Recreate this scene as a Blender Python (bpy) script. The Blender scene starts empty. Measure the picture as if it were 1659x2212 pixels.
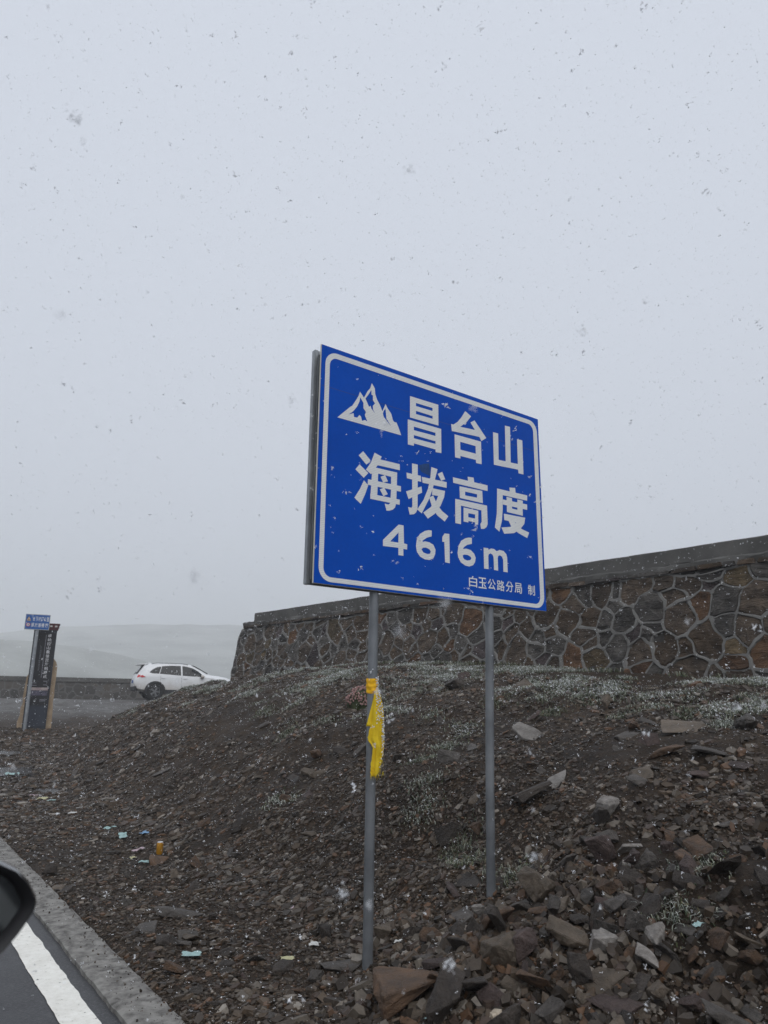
import bpy, bmesh, math, random
import numpy as np
from mathutils import Vector, Matrix, noise as mnoise
from mathutils.geometry import delaunay_2d_cdt

random.seed(11)
rng = np.random.default_rng(7)
scene = bpy.context.scene
COL = scene.collection

# ------------------------------------------------------------------ camera
YAW, PITCH, ROLL, EYE = math.radians(34.5), math.radians(14.57), math.radians(0.65), 1.55
F = Vector((math.sin(YAW) * math.cos(PITCH), math.cos(YAW) * math.cos(PITCH), math.sin(PITCH)))
R = Vector((math.cos(YAW), -math.sin(YAW), 0.0))
U = R.cross(F)
R2 = R * math.cos(ROLL) + U * math.sin(ROLL)
U2 = U * math.cos(ROLL) - R * math.sin(ROLL)
cam = bpy.data.cameras.new('camera')
cam.sensor_fit = 'VERTICAL'
cam.sensor_height = 36.0
cam.sensor_width = 27.0
cam.lens = 25.77
cam.clip_start = 0.05
cam.clip_end = 5000
cam.dof.use_dof = True
cam.dof.focus_distance = 6.0
cam.dof.aperture_fstop = 4.5
cam_ob = bpy.data.objects.new('camera', cam)
COL.objects.link(cam_ob)
B3 = -F
cam_ob.matrix_world = Matrix(((R2.x, U2.x, B3.x, 0), (R2.y, U2.y, B3.y, 0), (R2.z, U2.z, B3.z, EYE), (0, 0, 0, 1)))
scene.camera = cam_ob

# ------------------------------------------------------------------ world: closed overcast sky
world = bpy.data.worlds.new('World')
scene.world = world
world.use_nodes = True
wn, wl = world.node_tree.nodes, world.node_tree.links
wn.clear()
wo = wn.new('ShaderNodeOutputWorld')
bg = wn.new('ShaderNodeBackground')
sky = wn.new('ShaderNodeTexSky')
sky.sky_type = 'NISHITA'
sky.sun_disc = False
SUN_EL, SUN_AZ = math.radians(48), math.radians(200)     # azimuth clockwise from +Y
sky.sun_elevation = SUN_EL
sky.sun_rotation = SUN_AZ
sky.altitude = 4600
sky.dust_density = 6
cloud = wn.new('ShaderNodeMix')
cloud.data_type = 'RGBA'
cloud.inputs[0].default_value = 0.965
cloud.inputs[7].default_value = (6.95, 7.45, 8.4, 1)     # the cloud deck
wl.new(sky.outputs[0], cloud.inputs[6])
wl.new(cloud.outputs[2], bg.inputs[0])
bg.inputs[1].default_value = 0.1
wl.new(bg.outputs[0], wo.inputs[0])
sun = bpy.data.lights.new('sun', 'SUN')
sun.energy = 1.5
sun.angle = math.radians(50)
sun.color = (1.0, 0.985, 0.96)
sun_ob = bpy.data.objects.new('sun', sun)
COL.objects.link(sun_ob)
sd = Vector((math.sin(SUN_AZ) * math.cos(SUN_EL), math.cos(SUN_AZ) * math.cos(SUN_EL), math.sin(SUN_EL)))
sun_ob.rotation_euler = (-sd).to_track_quat('-Z', 'Y').to_euler()
sun_ob.location = (0, 0, 30)
vs = scene.view_settings
vs.view_transform = 'Standard'
vs.look = 'None'
vs.exposure = 0.0
vs.gamma = 1.0
vs.use_curve_mapping = False
scene.cycles.use_denoising = True
scene.cycles.volume_bounces = 2
scene.cycles.max_bounces = 6

# ------------------------------------------------------------------ terrain height
#TERRAIN
def _hash(ix, iy, s):
    n = (ix.astype(np.int64) * 374761393 + iy.astype(np.int64) * 668265263 + s * 974711) & 0x7fffffff
    n = ((n ^ (n >> 13)) * 1274126177) & 0x7fffffff
    return ((n ^ (n >> 16)) & 0xffff) / 65535.0
def vnoise(x, y, s=0):
    x = np.asarray(x, float); y = np.asarray(y, float)
    ix, iy = np.floor(x), np.floor(y)
    fx, fy = x - ix, y - iy
    fx = fx * fx * (3 - 2 * fx); fy = fy * fy * (3 - 2 * fy)
    a, b = _hash(ix, iy, s), _hash(ix + 1, iy, s)
    c, d = _hash(ix, iy + 1, s), _hash(ix + 1, iy + 1, s)
    return (a + (b - a) * fx) * (1 - fy) + (c + (d - c) * fx) * fy - 0.5
def fbm(x, y, s=0, o=4):
    r = 0; a = 1.0
    for k in range(o):
        r = r + a * vnoise(x * 2 ** k + 17.3 * k, y * 2 ** k - 9.1 * k, s + k); a *= 0.5
    return r
def sstep(a, b, x):
    t = np.clip((np.asarray(x, float) - a) / (b - a), 0, 1)
    return t * t * (3 - 2 * t)
WA, WB = np.array([9.68, 21.17]), np.array([11.44, 5.88])
WD = (WB - WA) / np.linalg.norm(WB - WA)
WN = np.array([WD[1], -WD[0]])
if WN[0] > 0: WN = -WN
W_TOP, BATTER = 4.2, 0.21
PUDDLES = ((2.72, 18.1, .62, 1.2, .075), (2.85, 14.3, .22, .4, .025), (3.1, 21.8, .5, .9, .22))
def base_z(y):
    return np.interp(y, [-60, 10, 16, 20, 26, 31, 36, 46, 52, 80, 120, 700], [0, 0, .03, .13, .54, 1.08, 1.5, 1.55, .6, -8, -11, -12])
def toe_x(y):
    return np.interp(y, [-8, 2, 4, 6, 10, 14, 20, 24, 30], [2.3, 2.3, 2.45, 2.45, 2.7, 3.0, 3.7, 4.7, 6.5])
def wall_x(y):
    return 11.44 - 0.1151 * (np.asarray(y, float) - 5.88) - 0.45
def crest_z(y):
    return np.interp(y, [-10, 2, 5.9, 8.2, 11, 14.5, 17.9, 21.6, 30], [1.6, 1.75, 1.92, 2.09, 2.3, 2.46, 2.27, 1.98, 1.8])
def bank_t(x, y):
    to = toe_x(y)
    return (x - to) / (wall_x(y) - to)
def height(x, y):
    x = np.asarray(x, float); y = np.asarray(y, float)
    b = base_z(y)
    t = bank_t(x + 0.35 * vnoise(x * .5, y * .5, 3), y)
    p = np.interp(t, [-.1, 0, .06, .13, .22, .32, .45, .6, .75, .88, 1, 1.4], [0, 0, .03, .11, .29, .48, .68, .83, .92, .97, 1, 1.02])
    amp = (crest_z(y) - b) * (1 - sstep(20.0, 28, y)) * sstep(-8, -2, y + 4)
    z = b + p * amp
    k = sstep(1.58, 2.6, x) * (1 - .75 * sstep(.75, .98, t)) * (1 - sstep(40, 60, y)) * (.35 + .65 * sstep(0, .15, t))
    z = z + k * (.17 * fbm(x * .75, y * .75, 5, 3) + .07 * fbm(x * 2.6, y * 2.6, 9, 3) + .028 * fbm(x * 9, y * 9, 21, 2))
    z = z + .16 * np.exp(-(((x - 3.55) / .75) ** 2 + ((y - 3.0) / .8) ** 2))
    z = z + .10 * np.exp(-(((x - 3.0) / .35) ** 2 + ((y - 3.35) / .4) ** 2))
    z = z - .15 * np.exp(-(((x - 4.15) / .32) ** 2 + ((y - 5.15) / .75) ** 2)) + .08 * np.exp(-(((x - 4.75) / .3) ** 2 + ((y - 5.5) / .9) ** 2))
    z = z - .07 * np.exp(-(((x - 3.72) / .4) ** 2 + ((y - 4.0) / .4) ** 2))
    z = z + .45 * k * .05 * fbm(x * 5.5, y * 5.5, 63, 2)
    z = z + sstep(1.55, 1.75, x) * .012 * fbm(x * 6, y * 6, 33, 2)
    z = with_puddles(z, x, y)
    z = z - .07 * (1 - sstep(1.50, 1.58, x)) - .2 * (1 - sstep(-9, -7.2, x))
    return z
def with_puddles(z, x, y):
    for px, py, prx, pry, lvl in PUDDLES:
        q = np.sqrt(((x - px) / prx) ** 2 + ((y - py) / pry) ** 2) + .25 * vnoise(x * 3, y * 3, 88)
        w = 1 - sstep(.75, 1.35, q)
        z = z * (1 - w) + (lvl - .035) * w
    return z
def normal(x, y, e=.08):
    dx = (height(x + e, y) - height(x - e, y)) / (2 * e); dy = (height(x, y + e) - height(x, y - e)) / (2 * e)
    n = np.stack([-dx, -dy, np.ones_like(dx)], -1)
    return n / np.linalg.norm(n, axis=-1, keepdims=True)
#ENDTERRAIN
GLYPHS = {
    'mountain': ('h',[[(145,1147),(250,1252),(266,1264),(301,1323),(317,1352),(328,1386),(363,1350),(395,1410),(416,1436),(429,1479),(456,1446),(461,1403),(479,1363),(503,1333),(526,1290),(538,1316),(554,1352),(572,1325),(606,1291),(622,1245),(633,1235),(655,1236),(680,1189),(699,1148)],[(332,1344),(360,1309),(360,1270),(383,1247),(373,1222),(396,1179),(375,1185),(350,1173),(341,1202),(327,1211),(309,1186),(281,1185),(278,1212),(234,1190),(271,1221),(305,1266),(324,1307)],[(427,1427),(427,1393),(441,1386),(441,1353),(460,1331),(441,1309),(444,1281),(462,1256),(427,1287),(422,1304),(408,1293),(391,1321),(376,1347),(400,1382)],[(554,1316),(558,1284),(563,1245),(607,1194),(576,1219),(539,1250),(531,1273),(538,1296)]]),
    'chang': ('h',[[(780,1476),(1058,1480),(1058,1311),(780,1307)],[(837,1436),(1000,1438),(999,1414),(837,1411)],[(837,1373),(1000,1373),(1000,1351),(837,1348)],[(759,1287),(1085,1290),(1085,1097),(1028,1093),(1027,1113),(818,1114),(818,1095),(761,1093)],[(817,1244),(1027,1245),(1027,1220),(817,1216)],[(817,1178),(1027,1178),(1027,1157),(817,1153)]]),
    'tai': ('h',[[(1339,1501),(1402,1473),(1355,1415),(1283,1356),(1440,1368),(1394,1419),(1438,1448),(1565,1329),(1509,1291),(1488,1321),(1194,1300),(1188,1357),(1211,1357),(1256,1390),(1297,1438)],[(1222,1280),(1505,1285),(1506,1097),(1446,1095),(1444,1120),(1280,1117),(1280,1096),(1224,1094)],[(1280,1232),(1444,1234),(1445,1171),(1281,1168)]]),
    'shan': ('h',[[(1643,1398),(1702,1400),(1699,1175),(1780,1179),(1784,1489),(1845,1492),(1838,1181),(1923,1187),(1924,1404),(1988,1407),(1986,1109),(1927,1107),(1923,1138),(1643,1122)]]),
    'hai': ('u',[[(365,953),(429,900),(412,877),(393,863),(328,916)],[(337,852),(412,805),(374,763),(303,810)],[(376,746),(413,717),(388,649),(353,575),(300,609),(344,678)],[(463,964),(526,948),(513,925),(687,926),(688,881),(491,878),(436,801),(391,825),(432,884)],[(445,849),(497,847),(491,660),(432,625)],[(445,857),(664,859),(662,817),(446,818)],[(610,856),(664,859),(658,640),(648,601),(628,581),(595,568),(573,564),(556,612),(590,611),(605,626),(610,715)],[(410,761),(699,765),(699,724),(408,721)],[(432,661),(689,664),(688,626),(432,625)],[(517,799),(557,819),(583,778),(541,762)],[(512,706),(550,727),(582,685),(544,664)]]),
    'ba': ('u',[[(800,957),(854,958),(852,623),(838,595),(817,579),(780,571),(764,623),(796,623),(804,636)],[(749,876),(883,878),(887,833),(753,835)],[(745,735),(889,799),(895,754),(769,683)],[(892,873),(1135,879),(1134,834),(900,829)],[(984,967),(1045,962),(1025,897),(998,804),(962,719),(891,597),(849,620),(908,701),(952,795),(975,887)],[(994,805),(1118,807),(1108,758),(1073,686),(1017,616),(949,568),(905,606),(973,656),(1029,713),(1049,756),(990,754)],[(963,728),(1001,752),(1040,689),(1084,649),(1148,618),(1111,572),(1039,607),(990,659)],[(1047,926),(1091,951),(1121,898),(1081,879)]]),
    'gao': ('u',[[(1352,964),(1415,970),(1423,920),(1357,917)],[(1199,930),(1565,936),(1564,889),(1201,887)],[(1266,872),(1506,879),(1507,842),(1265,840)],[(1267,809),(1508,816),(1509,781),(1267,780)],[(1266,872),(1323,874),(1322,780),(1267,780)],[(1449,877),(1506,879),(1509,781),(1448,781)],[(1220,765),(1554,769),(1554,720),(1219,722)],[(1220,765),(1278,766),(1275,577),(1217,577)],[(1492,767),(1554,769),(1556,622),(1542,595),(1517,578),(1483,573),(1477,610),(1492,629)],[(1304,712),(1458,711),(1457,677),(1303,674)],[(1304,712),(1352,711),(1351,602),(1302,602)],[(1424,710),(1458,711),(1453,601),(1421,601)],[(1303,643),(1456,645),(1455,614),(1302,614)]]),
    'du': ('u',[[(1813,964),(1880,974),(1884,921),(1817,919)],[(1672,930),(2021,936),(2018,890),(1679,886)],[(1672,930),(1735,930),(1728,771),(1715,675),(1683,580),(1634,607),(1660,722)],[(1733,851),(2016,858),(2014,812),(1731,809)],[(1776,881),(1839,880),(1834,758),(1777,758)],[(1902,881),(1966,881),(1956,753),(1896,756)],[(1776,793),(1961,793),(1959,754),(1775,755)],[(1740,735),(1987,742),(1973,687),(1916,631),(1848,593),(1737,572),(1707,618),(1811,639),(1879,684),(1742,684)],[(1787,691),(1841,714),(1878,668),(1944,640),(2027,624),(2001,575),(1901,601),(1824,636)]]),
    'd4': ('h',[[(680,482),(724,483),(729,355),(758,352),(756,314),(723,315),(724,266),(680,265),(679,317),(545,311),(545,354)],[(608,352),(680,426),(679,353)]]),
    'd6': ('h',[[(985,485),(984,442),(939,426),(902,401),(891,385),(920,396),(962,395),(1000,382),(1020,348),(1016,315),(999,283),(962,266),(920,265),(874,280),(846,310),(837,352),(846,404),(874,444),(921,473),(958,484)],[(888,334),(902,347),(929,352),(962,344),(976,328),(966,312),(943,307),(906,313)]]),
    'd1': ('h',[[(1109,482),(1156,485),(1157,266),(1111,268),(1106,417),(1086,417),(1087,453)]]),
    'd6b': ('h',[[(1384,488),(1383,442),(1335,428),(1299,404),(1290,390),(1324,397),(1370,393),(1405,369),(1420,340),(1412,305),(1392,280),(1351,265),(1311,268),(1266,287),(1242,321),(1235,354),(1246,408),(1274,450),(1315,475),(1351,486)],[(1287,342),(1302,349),(1338,351),(1368,341),(1375,327),(1362,314),(1332,308),(1302,314),(1289,327)]]),
    'm': ('h',[[(1506,430),(1556,431),(1557,419),(1586,433),(1619,434),(1647,420),(1679,434),(1723,432),(1752,412),(1761,383),(1762,268),(1715,268),(1716,362),(1704,384),(1682,393),(1662,385),(1656,366),(1657,269),(1612,270),(1611,368),(1601,386),(1579,395),(1560,385),(1554,369),(1554,269),(1506,268)]]),
}
ROCKS = [(2.98,3.19,0.184,1.07,'b','t'),(3.33,2.83,0.174,0.52,'b','l'),(3.14,2.65,0.203,0.59,'s','t'),(3.08,2.56,0.248,0.35,'s','p'),(2.74,2.99,0.151,1.04,'s','p'),
(2.86,3.0,0.111,1.67,'s','t'),(2.58,3.18,0.263,0.77,'b','d'),(2.66,2.92,0.082,0.86,'b','w'),(2.76,3.3,0.11,1.18,'b','t'),(3.48,2.59,0.063,0.9,'b','l'),
(3.56,2.21,0.069,1.25,'b','r'),(2.96,3.38,0.102,1.33,'b','r'),(3.72,2.94,0.175,0.4,'s','d'),(4.0,2.76,0.155,0.73,'s','d'),(3.59,2.77,0.146,0.73,'b','g'),
(3.56,3.29,0.131,0.61,'s','t'),(3.16,2.86,0.12,0.79,'b','r'),(3.27,3.17,0.068,1.8,'b','g'),(3.43,3.8,0.141,0.72,'s','g'),(3.37,3.57,0.112,1.0,'s','t'),
(4.57,3.24,0.11,0.76,'s','r'),(3.81,4.42,0.226,0.6,'s','d'),(4.01,3.99,0.191,0.59,'s','d'),(5.83,3.73,0.342,0.52,'s','g'),(6.46,4.34,0.461,0.27,'s','t'),
(6.2,4.8,0.268,0.59,'s','g'),(5.91,4.34,0.162,1.46,'s','p'),(5.71,4.02,0.277,0.31,'s','r'),(5.23,3.94,0.236,0.66,'s','t'),(5.55,3.6,0.256,0.55,'s','p'),
(5.86,5.84,0.279,0.74,'s','l'),(5.15,4.76,0.231,0.38,'s','l'),(4.79,4.7,0.315,0.57,'b','d'),(4.74,3.88,0.173,0.65,'b','l'),(4.57,3.25,0.11,0.7,'s','r'),
(4.35,3.6,0.147,0.7,'b','g'),(4.3,3.72,0.09,0.88,'b','g'),(6.77,4.92,0.222,0.47,'s','g'),(5.74,3.37,0.179,0.43,'s','p'),(5.03,6.11,0.255,0.95,'s','g'),
(4.62,5.27,0.156,0.57,'s','t'),(4.38,4.96,0.133,1.48,'b','r'),(4.29,5.23,0.214,1.4,'b','d'),(5.98,7.39,0.155,1.26,'s','g'),(4.61,7.99,0.225,0.58,'s','t'),
(5.01,8.19,0.199,0.89,'s','d'),(5.5,6.28,0.189,0.64,'s','g'),(8.31,9.67,0.19,0.84,'b','p'),(2.63,4.23,0.283,0.3,'s','g'),(2.55,3.52,0.4,0.8,'b','r'),
(1.76,4.66,0.117,0.66,'b','r'),(1.65,4.53,0.105,0.56,'s','g'),(2.07,5.27,0.169,0.42,'s','t'),(2.85,4.8,0.113,0.8,'b','d'),(2.73,3.94,0.09,0.61,'b','p'),
(3.14,4.17,0.137,1.16,'b','d'),(3.02,4.36,0.149,0.65,'b','t'),(1.61,7.13,0.173,0.49,'s','t'),(2.65,7.72,0.239,0.41,'s','r'),(2.42,8.48,0.152,0.38,'s','d'),
(1.88,5.59,0.193,0.32,'s','g'),(1.9,5.22,0.174,0.41,'s','d'),(2.06,5.27,0.138,0.41,'s','g'),(1.99,12.43,0.224,0.42,'s','r'),(3.36,8.4,0.14,0.76,'s','r'),
(2.85,7.21,0.146,0.81,'s','r'),(4.1,12.08,0.316,0.47,'s','g'),(4.86,15.06,0.213,0.51,'s','l'),(3.06,11.3,0.141,0.45,'s','g'),(1.64,7.0,0.125,0.5,'s','d'),
(5.38,11.12,0.24,0.4,'s','d'),(4.37,8.16,0.177,0.5,'s','d'),(4.11,6.15,0.141,0.67,'s','g'),(3.75,6.66,0.144,0.6,'s','t'),(3.86,4.16,0.14,0.5,'s','d'),
(3.97,3.55,0.121,0.6,'s','t'),(4.91,3.05,0.143,0.35,'s','g'),(4.1,3.35,0.087,1.09,'b','r'),(3.7,2.58,0.117,0.67,'s','g'),(3.84,2.49,0.091,0.64,'s','d'),
(3.56,2.35,0.114,0.74,'s','g'),(3.29,2.46,0.094,0.75,'b','t'),(3.33,2.33,0.097,0.82,'b','p'),(3.43,2.09,0.11,0.6,'s','g'),(3.11,2.44,0.101,0.61,'s','t'),
(2.86,2.75,0.128,0.82,'b','g'),(3.0,2.67,0.082,0.86,'b','t'),(3.04,3.05,0.084,1.23,'b','d'),(3.04,2.86,0.086,1.29,'s','r'),(3.33,2.65,0.074,1.25,'s','r'),
(2.9,3.75,0.158,0.55,'s','g'),(3.14,3.98,0.139,0.78,'s','r'),(3.29,3.97,0.15,0.47,'s','t'),(2.76,3.76,0.099,0.64,'s','t'),(2.42,3.72,0.126,0.63,'s','g'),
(2.25,3.76,0.105,0.62,'s','d'),(2.23,4.06,0.104,0.53,'s','r'),(1.96,3.8,0.114,0.44,'s','g'),(1.96,4.12,0.095,0.51,'s','t'),(1.78,4.11,0.099,0.53,'s','d'),
(2.06,4.65,0.106,0.49,'s','d'),(2.34,4.43,0.166,0.44,'s','d'),(2.45,4.2,0.088,1.0,'b','g')]
LITTER = [(2.7, 9.66, 0.135, 'cyan'),(2.66, 8.99, 0.197, 'cyan'),(2.87, 8.9, 0.113, 'blue'),(2.65, 8.35, 0.132, 'pink'),(2.54, 7.8, 0.098, 'cyan'),(2.52, 8.11, 0.089, 'yellow'),(1.94, 4.89, 0.109, 'cyan'),(2.44, 4.56, 0.078, 'yellow'),(2.68, 4.64, 0.101, 'white'),(2.77, 11.55, 0.078, 'white'),(2.61, 11.22, 0.102, 'white'),(2.57, 13.06, 0.176, 'yellow'),(2.53, 13.44, 0.16, 'pink'),(2.63, 12.72, 0.115, 'cyan'),(2.74, 17.08, 0.251, 'cyan'),(3.75, 2.53, 0.058, 'cyan'),(3.01, 4.17, 0.047, 'white'),(2.93, 5.43, 0.047, 'pink'),(2.37, 6.55, 0.046, 'white'),(2.51, 3.21, 0.055, 'cyan')]
PATCHES = [(5.56, 9.61),(5.19, 9.98),(4.64, 5.99),(4.39, 5.71),(7.22, 9.45),(5.67, 11.74),(6.35, 11.34),(7.02, 7.53),(5.46, 6.69),(4.01, 7.75),(4.27, 5.04),(4.03, 4.68),(4.25, 2.85),(3.75, 2.69),(4.01, 4.16),(7.22, 6.94),(7.44, 6.3),(7.05, 5.45),(7.38, 5.23),(7.18, 4.76),(6.87, 4.17),(6.9, 6.43),(5.06, 6.58)]

# ------------------------------------------------------------------ helpers
def tag(o, label=None, cat=None, group=None, kind=None):
    if label: o['label'] = label
    if cat: o['category'] = cat
    if group: o['group'] = group
    if kind: o['kind'] = kind
    return o
def empty(name, loc, rz=0.0):
    o = bpy.data.objects.new(name, None)
    o.location = loc; o.rotation_euler = (0, 0, rz)
    o.empty_display_size = 0.2
    COL.objects.link(o)
    return o
def link_mesh(name, me, m, parent=None):
    o = bpy.data.objects.new(name, me)
    if m is not None and len(me.materials) == 0: me.materials.append(m)
    COL.objects.link(o)
    if parent is not None: o.parent = parent
    return o
def mesh(name, verts, faces, m, parent=None, smooth=False, sharp=None):
    me = bpy.data.meshes.new(name)
    me.from_pydata([tuple(map(float, v)) for v in verts], [], [tuple(map(int, f)) for f in faces])
    me.update()
    if smooth:
        me.polygons.foreach_set('use_smooth', [True] * len(me.polygons))
        if sharp: me.set_sharp_from_angle(angle=math.radians(sharp))
    return link_mesh(name, me, m, parent)
def big_mesh(name, verts, loops, starts, totals, m, col=None, parent=None):
    me = bpy.data.meshes.new(name)
    me.vertices.add(len(verts)); me.vertices.foreach_set('co', np.ascontiguousarray(verts, np.float32).ravel())
    me.loops.add(len(loops)); me.loops.foreach_set('vertex_index', np.ascontiguousarray(loops, np.int32))
    me.polygons.add(len(starts)); me.polygons.foreach_set('loop_start', np.ascontiguousarray(starts, np.int32))
    me.polygons.foreach_set('use_smooth', np.zeros(len(starts), bool))
    me.update(calc_edges=True)
    if col is not None:
        a = me.attributes.new('tint', 'FLOAT_COLOR', 'POINT')
        c4 = np.ones((len(verts), 4), np.float32); c4[:, :3] = col
        a.data.foreach_set('color', c4.ravel())
    me.validate()
    return link_mesh(name, me, m, parent)
def bm_obj(name, bm, m, parent=None, smooth=False, sharp=None):
    me = bpy.data.meshes.new(name)
    bm.normal_update(); bm.to_mesh(me); bm.free()
    if smooth:
        me.polygons.foreach_set('use_smooth', [True] * len(me.polygons))
        if sharp: me.set_sharp_from_angle(angle=math.radians(sharp))
    return link_mesh(name, me, m, parent)
def box_bm(bm, c, s, bev=0.0, rot=None):
    mt = Matrix.Translation(c) @ (rot.to_4x4() if rot else Matrix.Identity(4)) @ Matrix.Diagonal((s[0], s[1], s[2], 1))
    r = bmesh.ops.create_cube(bm, size=1.0, matrix=mt)
    if bev > 0:
        es = list({e for v in r['verts'] for e in v.link_edges})
        bmesh.ops.bevel(bm, geom=es, offset=bev, segments=2, affect='EDGES')
def box(name, c, s, m, parent=None, bev=0.0, rot=None):
    bm = bmesh.new(); box_bm(bm, Vector(c), s, bev, rot)
    return bm_obj(name, bm, m, parent)
def tube(name, pts, rads, m, parent=None, n=16, cap=True):
    vs_, fs = [], []
    P = [Vector(p) for p in pts]
    if not hasattr(rads, '__len__'): rads = [rads] * len(P)
    for i, p in enumerate(P):
        d = (P[min(i + 1, len(P) - 1)] - P[max(i - 1, 0)]).normalized()
        a = d.orthogonal().normalized() if abs(d.z) < .9 else Vector((1, 0, 0))
        a = (a - d * a.dot(d)).normalized(); b = d.cross(a)
        for k in range(n):
            t = 2 * math.pi * k / n
            vs_.append(p + (a * math.cos(t) + b * math.sin(t)) * rads[i])
    for i in range(len(P) - 1):
        for k in range(n):
            fs.append((i * n + k, i * n + (k + 1) % n, (i + 1) * n + (k + 1) % n, (i + 1) * n + k))
    if cap:
        fs.append(tuple(range(n))[::-1]); fs.append(tuple(range((len(P) - 1) * n, len(P) * n)))
    return mesh(name, vs_, fs, m, parent, smooth=True, sharp=40)
def prism(name, poly, y0, y1, m, parent=None):
    """poly in (x, z), extruded along y"""
    n = len(poly)
    v = [(x, y0, z) for x, z in poly] + [(x, y1, z) for x, z in poly]
    f = [tuple(range(n)), tuple(range(2 * n - 1, n - 1, -1))] + [(i, i + n, (i + 1) % n + n, (i + 1) % n) for i in range(n)]
    bm = bmesh.new()
    bv = [bm.verts.new(p) for p in v]
    for q in f: bm.faces.new([bv[i] for i in q])
    bmesh.ops.recalc_face_normals(bm, faces=bm.faces)
    bmesh.ops.triangulate(bm, faces=[q for q in bm.faces if len(q.verts) > 4])
    return bm_obj(name, bm, m, parent)
def flat_fill(polys, mode):
    """2D polygons -> (verts, tris); 'u' union of all, 'h' even-odd with holes"""
    vv, ff = [], []
    for p in polys:
        ff.append(list(range(len(vv), len(vv) + len(p)))); vv += [Vector(q) for q in p]
    if mode == 'u':
        ed = [(f[i], f[(i + 1) % len(f)]) for f in ff for i in range(len(f))]
        o = delaunay_2d_cdt(vv, ed, [], 0, 1e-6)
        def inp(p, x, y):
            c = False
            for i in range(len(p)):
                (x1, y1), (x2, y2) = p[i - 1], p[i]
                if (y1 > y) != (y2 > y) and x < (x2 - x1) * (y - y1) / (y2 - y1) + x1: c = not c
            return c
        keep = []
        for f in o[2]:
            cx = sum(o[0][i].x for i in f) / 3; cy = sum(o[0][i].y for i in f) / 3
            if any(inp(p, cx, cy) for p in polys): keep.append(f)
        return o[0], keep
    ed = [(f[i], f[(i + 1) % len(f)]) for f in ff for i in range(len(f))]
    o = delaunay_2d_cdt(vv, ed, [], 0, 1e-6)
    def inside(x, y):
        c = False
        for p in polys:
            for i in range(len(p)):
                (x1, y1), (x2, y2) = p[i - 1], p[i]
                if (y1 > y) != (y2 > y) and x < (x2 - x1) * (y - y1) / (y2 - y1) + x1: c = not c
        return c
    keep = []
    for f in o[2]:
        cx = sum(o[0][i].x for i in f) / len(f); cy = sum(o[0][i].y for i in f) / len(f)
        if inside(cx, cy): keep.append(f)
    return o[0], keep
def decal(name, polys, mode, m, parent, y, sc=1.0, off=(0, 0)):
    """flat vinyl shape in the XZ plane facing -Y"""
    v, f = flat_fill(polys, mode)
    V = [(p.x * sc + off[0], y, p.y * sc + off[1]) for p in v]
    F_ = []
    for q in f:
        a, b, c = (Vector(V[q[0]]), Vector(V[q[1]]), Vector(V[q[2]]))
        F_.append(q if (b - a).cross(c - a).y < 0 else q[::-1])
    return mesh(name, V, F_, m, parent)
def text_decal(name, s, boxr, m, parent, y, bold=0.0):
    """text stretched into boxr=(x0,z0,x1,z1) on a plane facing -Y"""
    cu = bpy.data.curves.new('txt', 'FONT'); cu.body = s; cu.offset = bold; cu.resolution_u = 3
    ob = bpy.data.objects.new('txt', cu); COL.objects.link(ob)
    dg = bpy.context.evaluated_depsgraph_get(); dg.update()
    me = bpy.data.meshes.new_from_object(ob.evaluated_get(dg))
    bpy.data.objects.remove(ob); bpy.data.curves.remove(cu)
    n = len(me.vertices)
    if n == 0: return None
    co = np.zeros(n * 3); me.vertices.foreach_get('co', co); co = co.reshape(-1, 3)
    mn, mx = co.min(0), co.max(0)
    q = np.zeros_like(co)
    q[:, 0] = boxr[0] + (co[:, 0] - mn[0]) / (mx[0] - mn[0]) * (boxr[2] - boxr[0])
    q[:, 2] = boxr[1] + (co[:, 1] - mn[1]) / max(mx[1] - mn[1], 1e-6) * (boxr[3] - boxr[1])
    q[:, 1] = y
    me.vertices.foreach_set('co', q.ravel()); me.update()
    me.materials.clear()
    return link_mesh(name, me, m, parent)

# ------------------------------------------------------------------ materials
def new_mat(name):
    m = bpy.data.materials.new(name); m.use_nodes = True
    nt = m.node_tree; nt.nodes.clear()
    out = nt.nodes.new('ShaderNodeOutputMaterial'); b = nt.nodes.new('ShaderNodeBsdfPrincipled')
    nt.links.new(b.outputs[0], out.inputs[0])
    return m, nt, b, out
def nz(nt, vec, scale, detail=6, rough=.6):
    n = nt.nodes.new('ShaderNodeTexNoise'); n.inputs['Scale'].default_value = scale
    n.inputs['Detail'].default_value = detail; n.inputs['Roughness'].default_value = rough
    nt.links.new(vec, n.inputs['Vector']); return n.outputs[0]
def ramp(nt, fac, stops):
    r = nt.nodes.new('ShaderNodeValToRGB'); e = r.color_ramp.elements
    while len(e) < len(stops): e.new(.5)
    for i, (p, c) in enumerate(stops):
        e[i].position = p; e[i].color = (c[0], c[1], c[2], 1)
    nt.links.new(fac, r.inputs[0]); return r.outputs[0]
def mixc(nt, fac, a, b, mode='MIX'):
    n = nt.nodes.new('ShaderNodeMix'); n.data_type = 'RGBA'; n.blend_type = mode
    for s, v in ((0, fac), (6, a), (7, b)):
        if isinstance(v, (int, float)): n.inputs[s].default_value = v
        elif isinstance(v, tuple): n.inputs[s].default_value = (*v, 1)
        else: nt.links.new(v, n.inputs[s])
    return n.outputs[2]
def mrange(nt, v, a, b, c=0., d=1.):
    n = nt.nodes.new('ShaderNodeMapRange')
    n.inputs[1].default_value, n.inputs[2].default_value, n.inputs[3].default_value, n.inputs[4].default_value = a, b, c, d
    nt.links.new(v, n.inputs[0]); return n.outputs[0]
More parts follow.
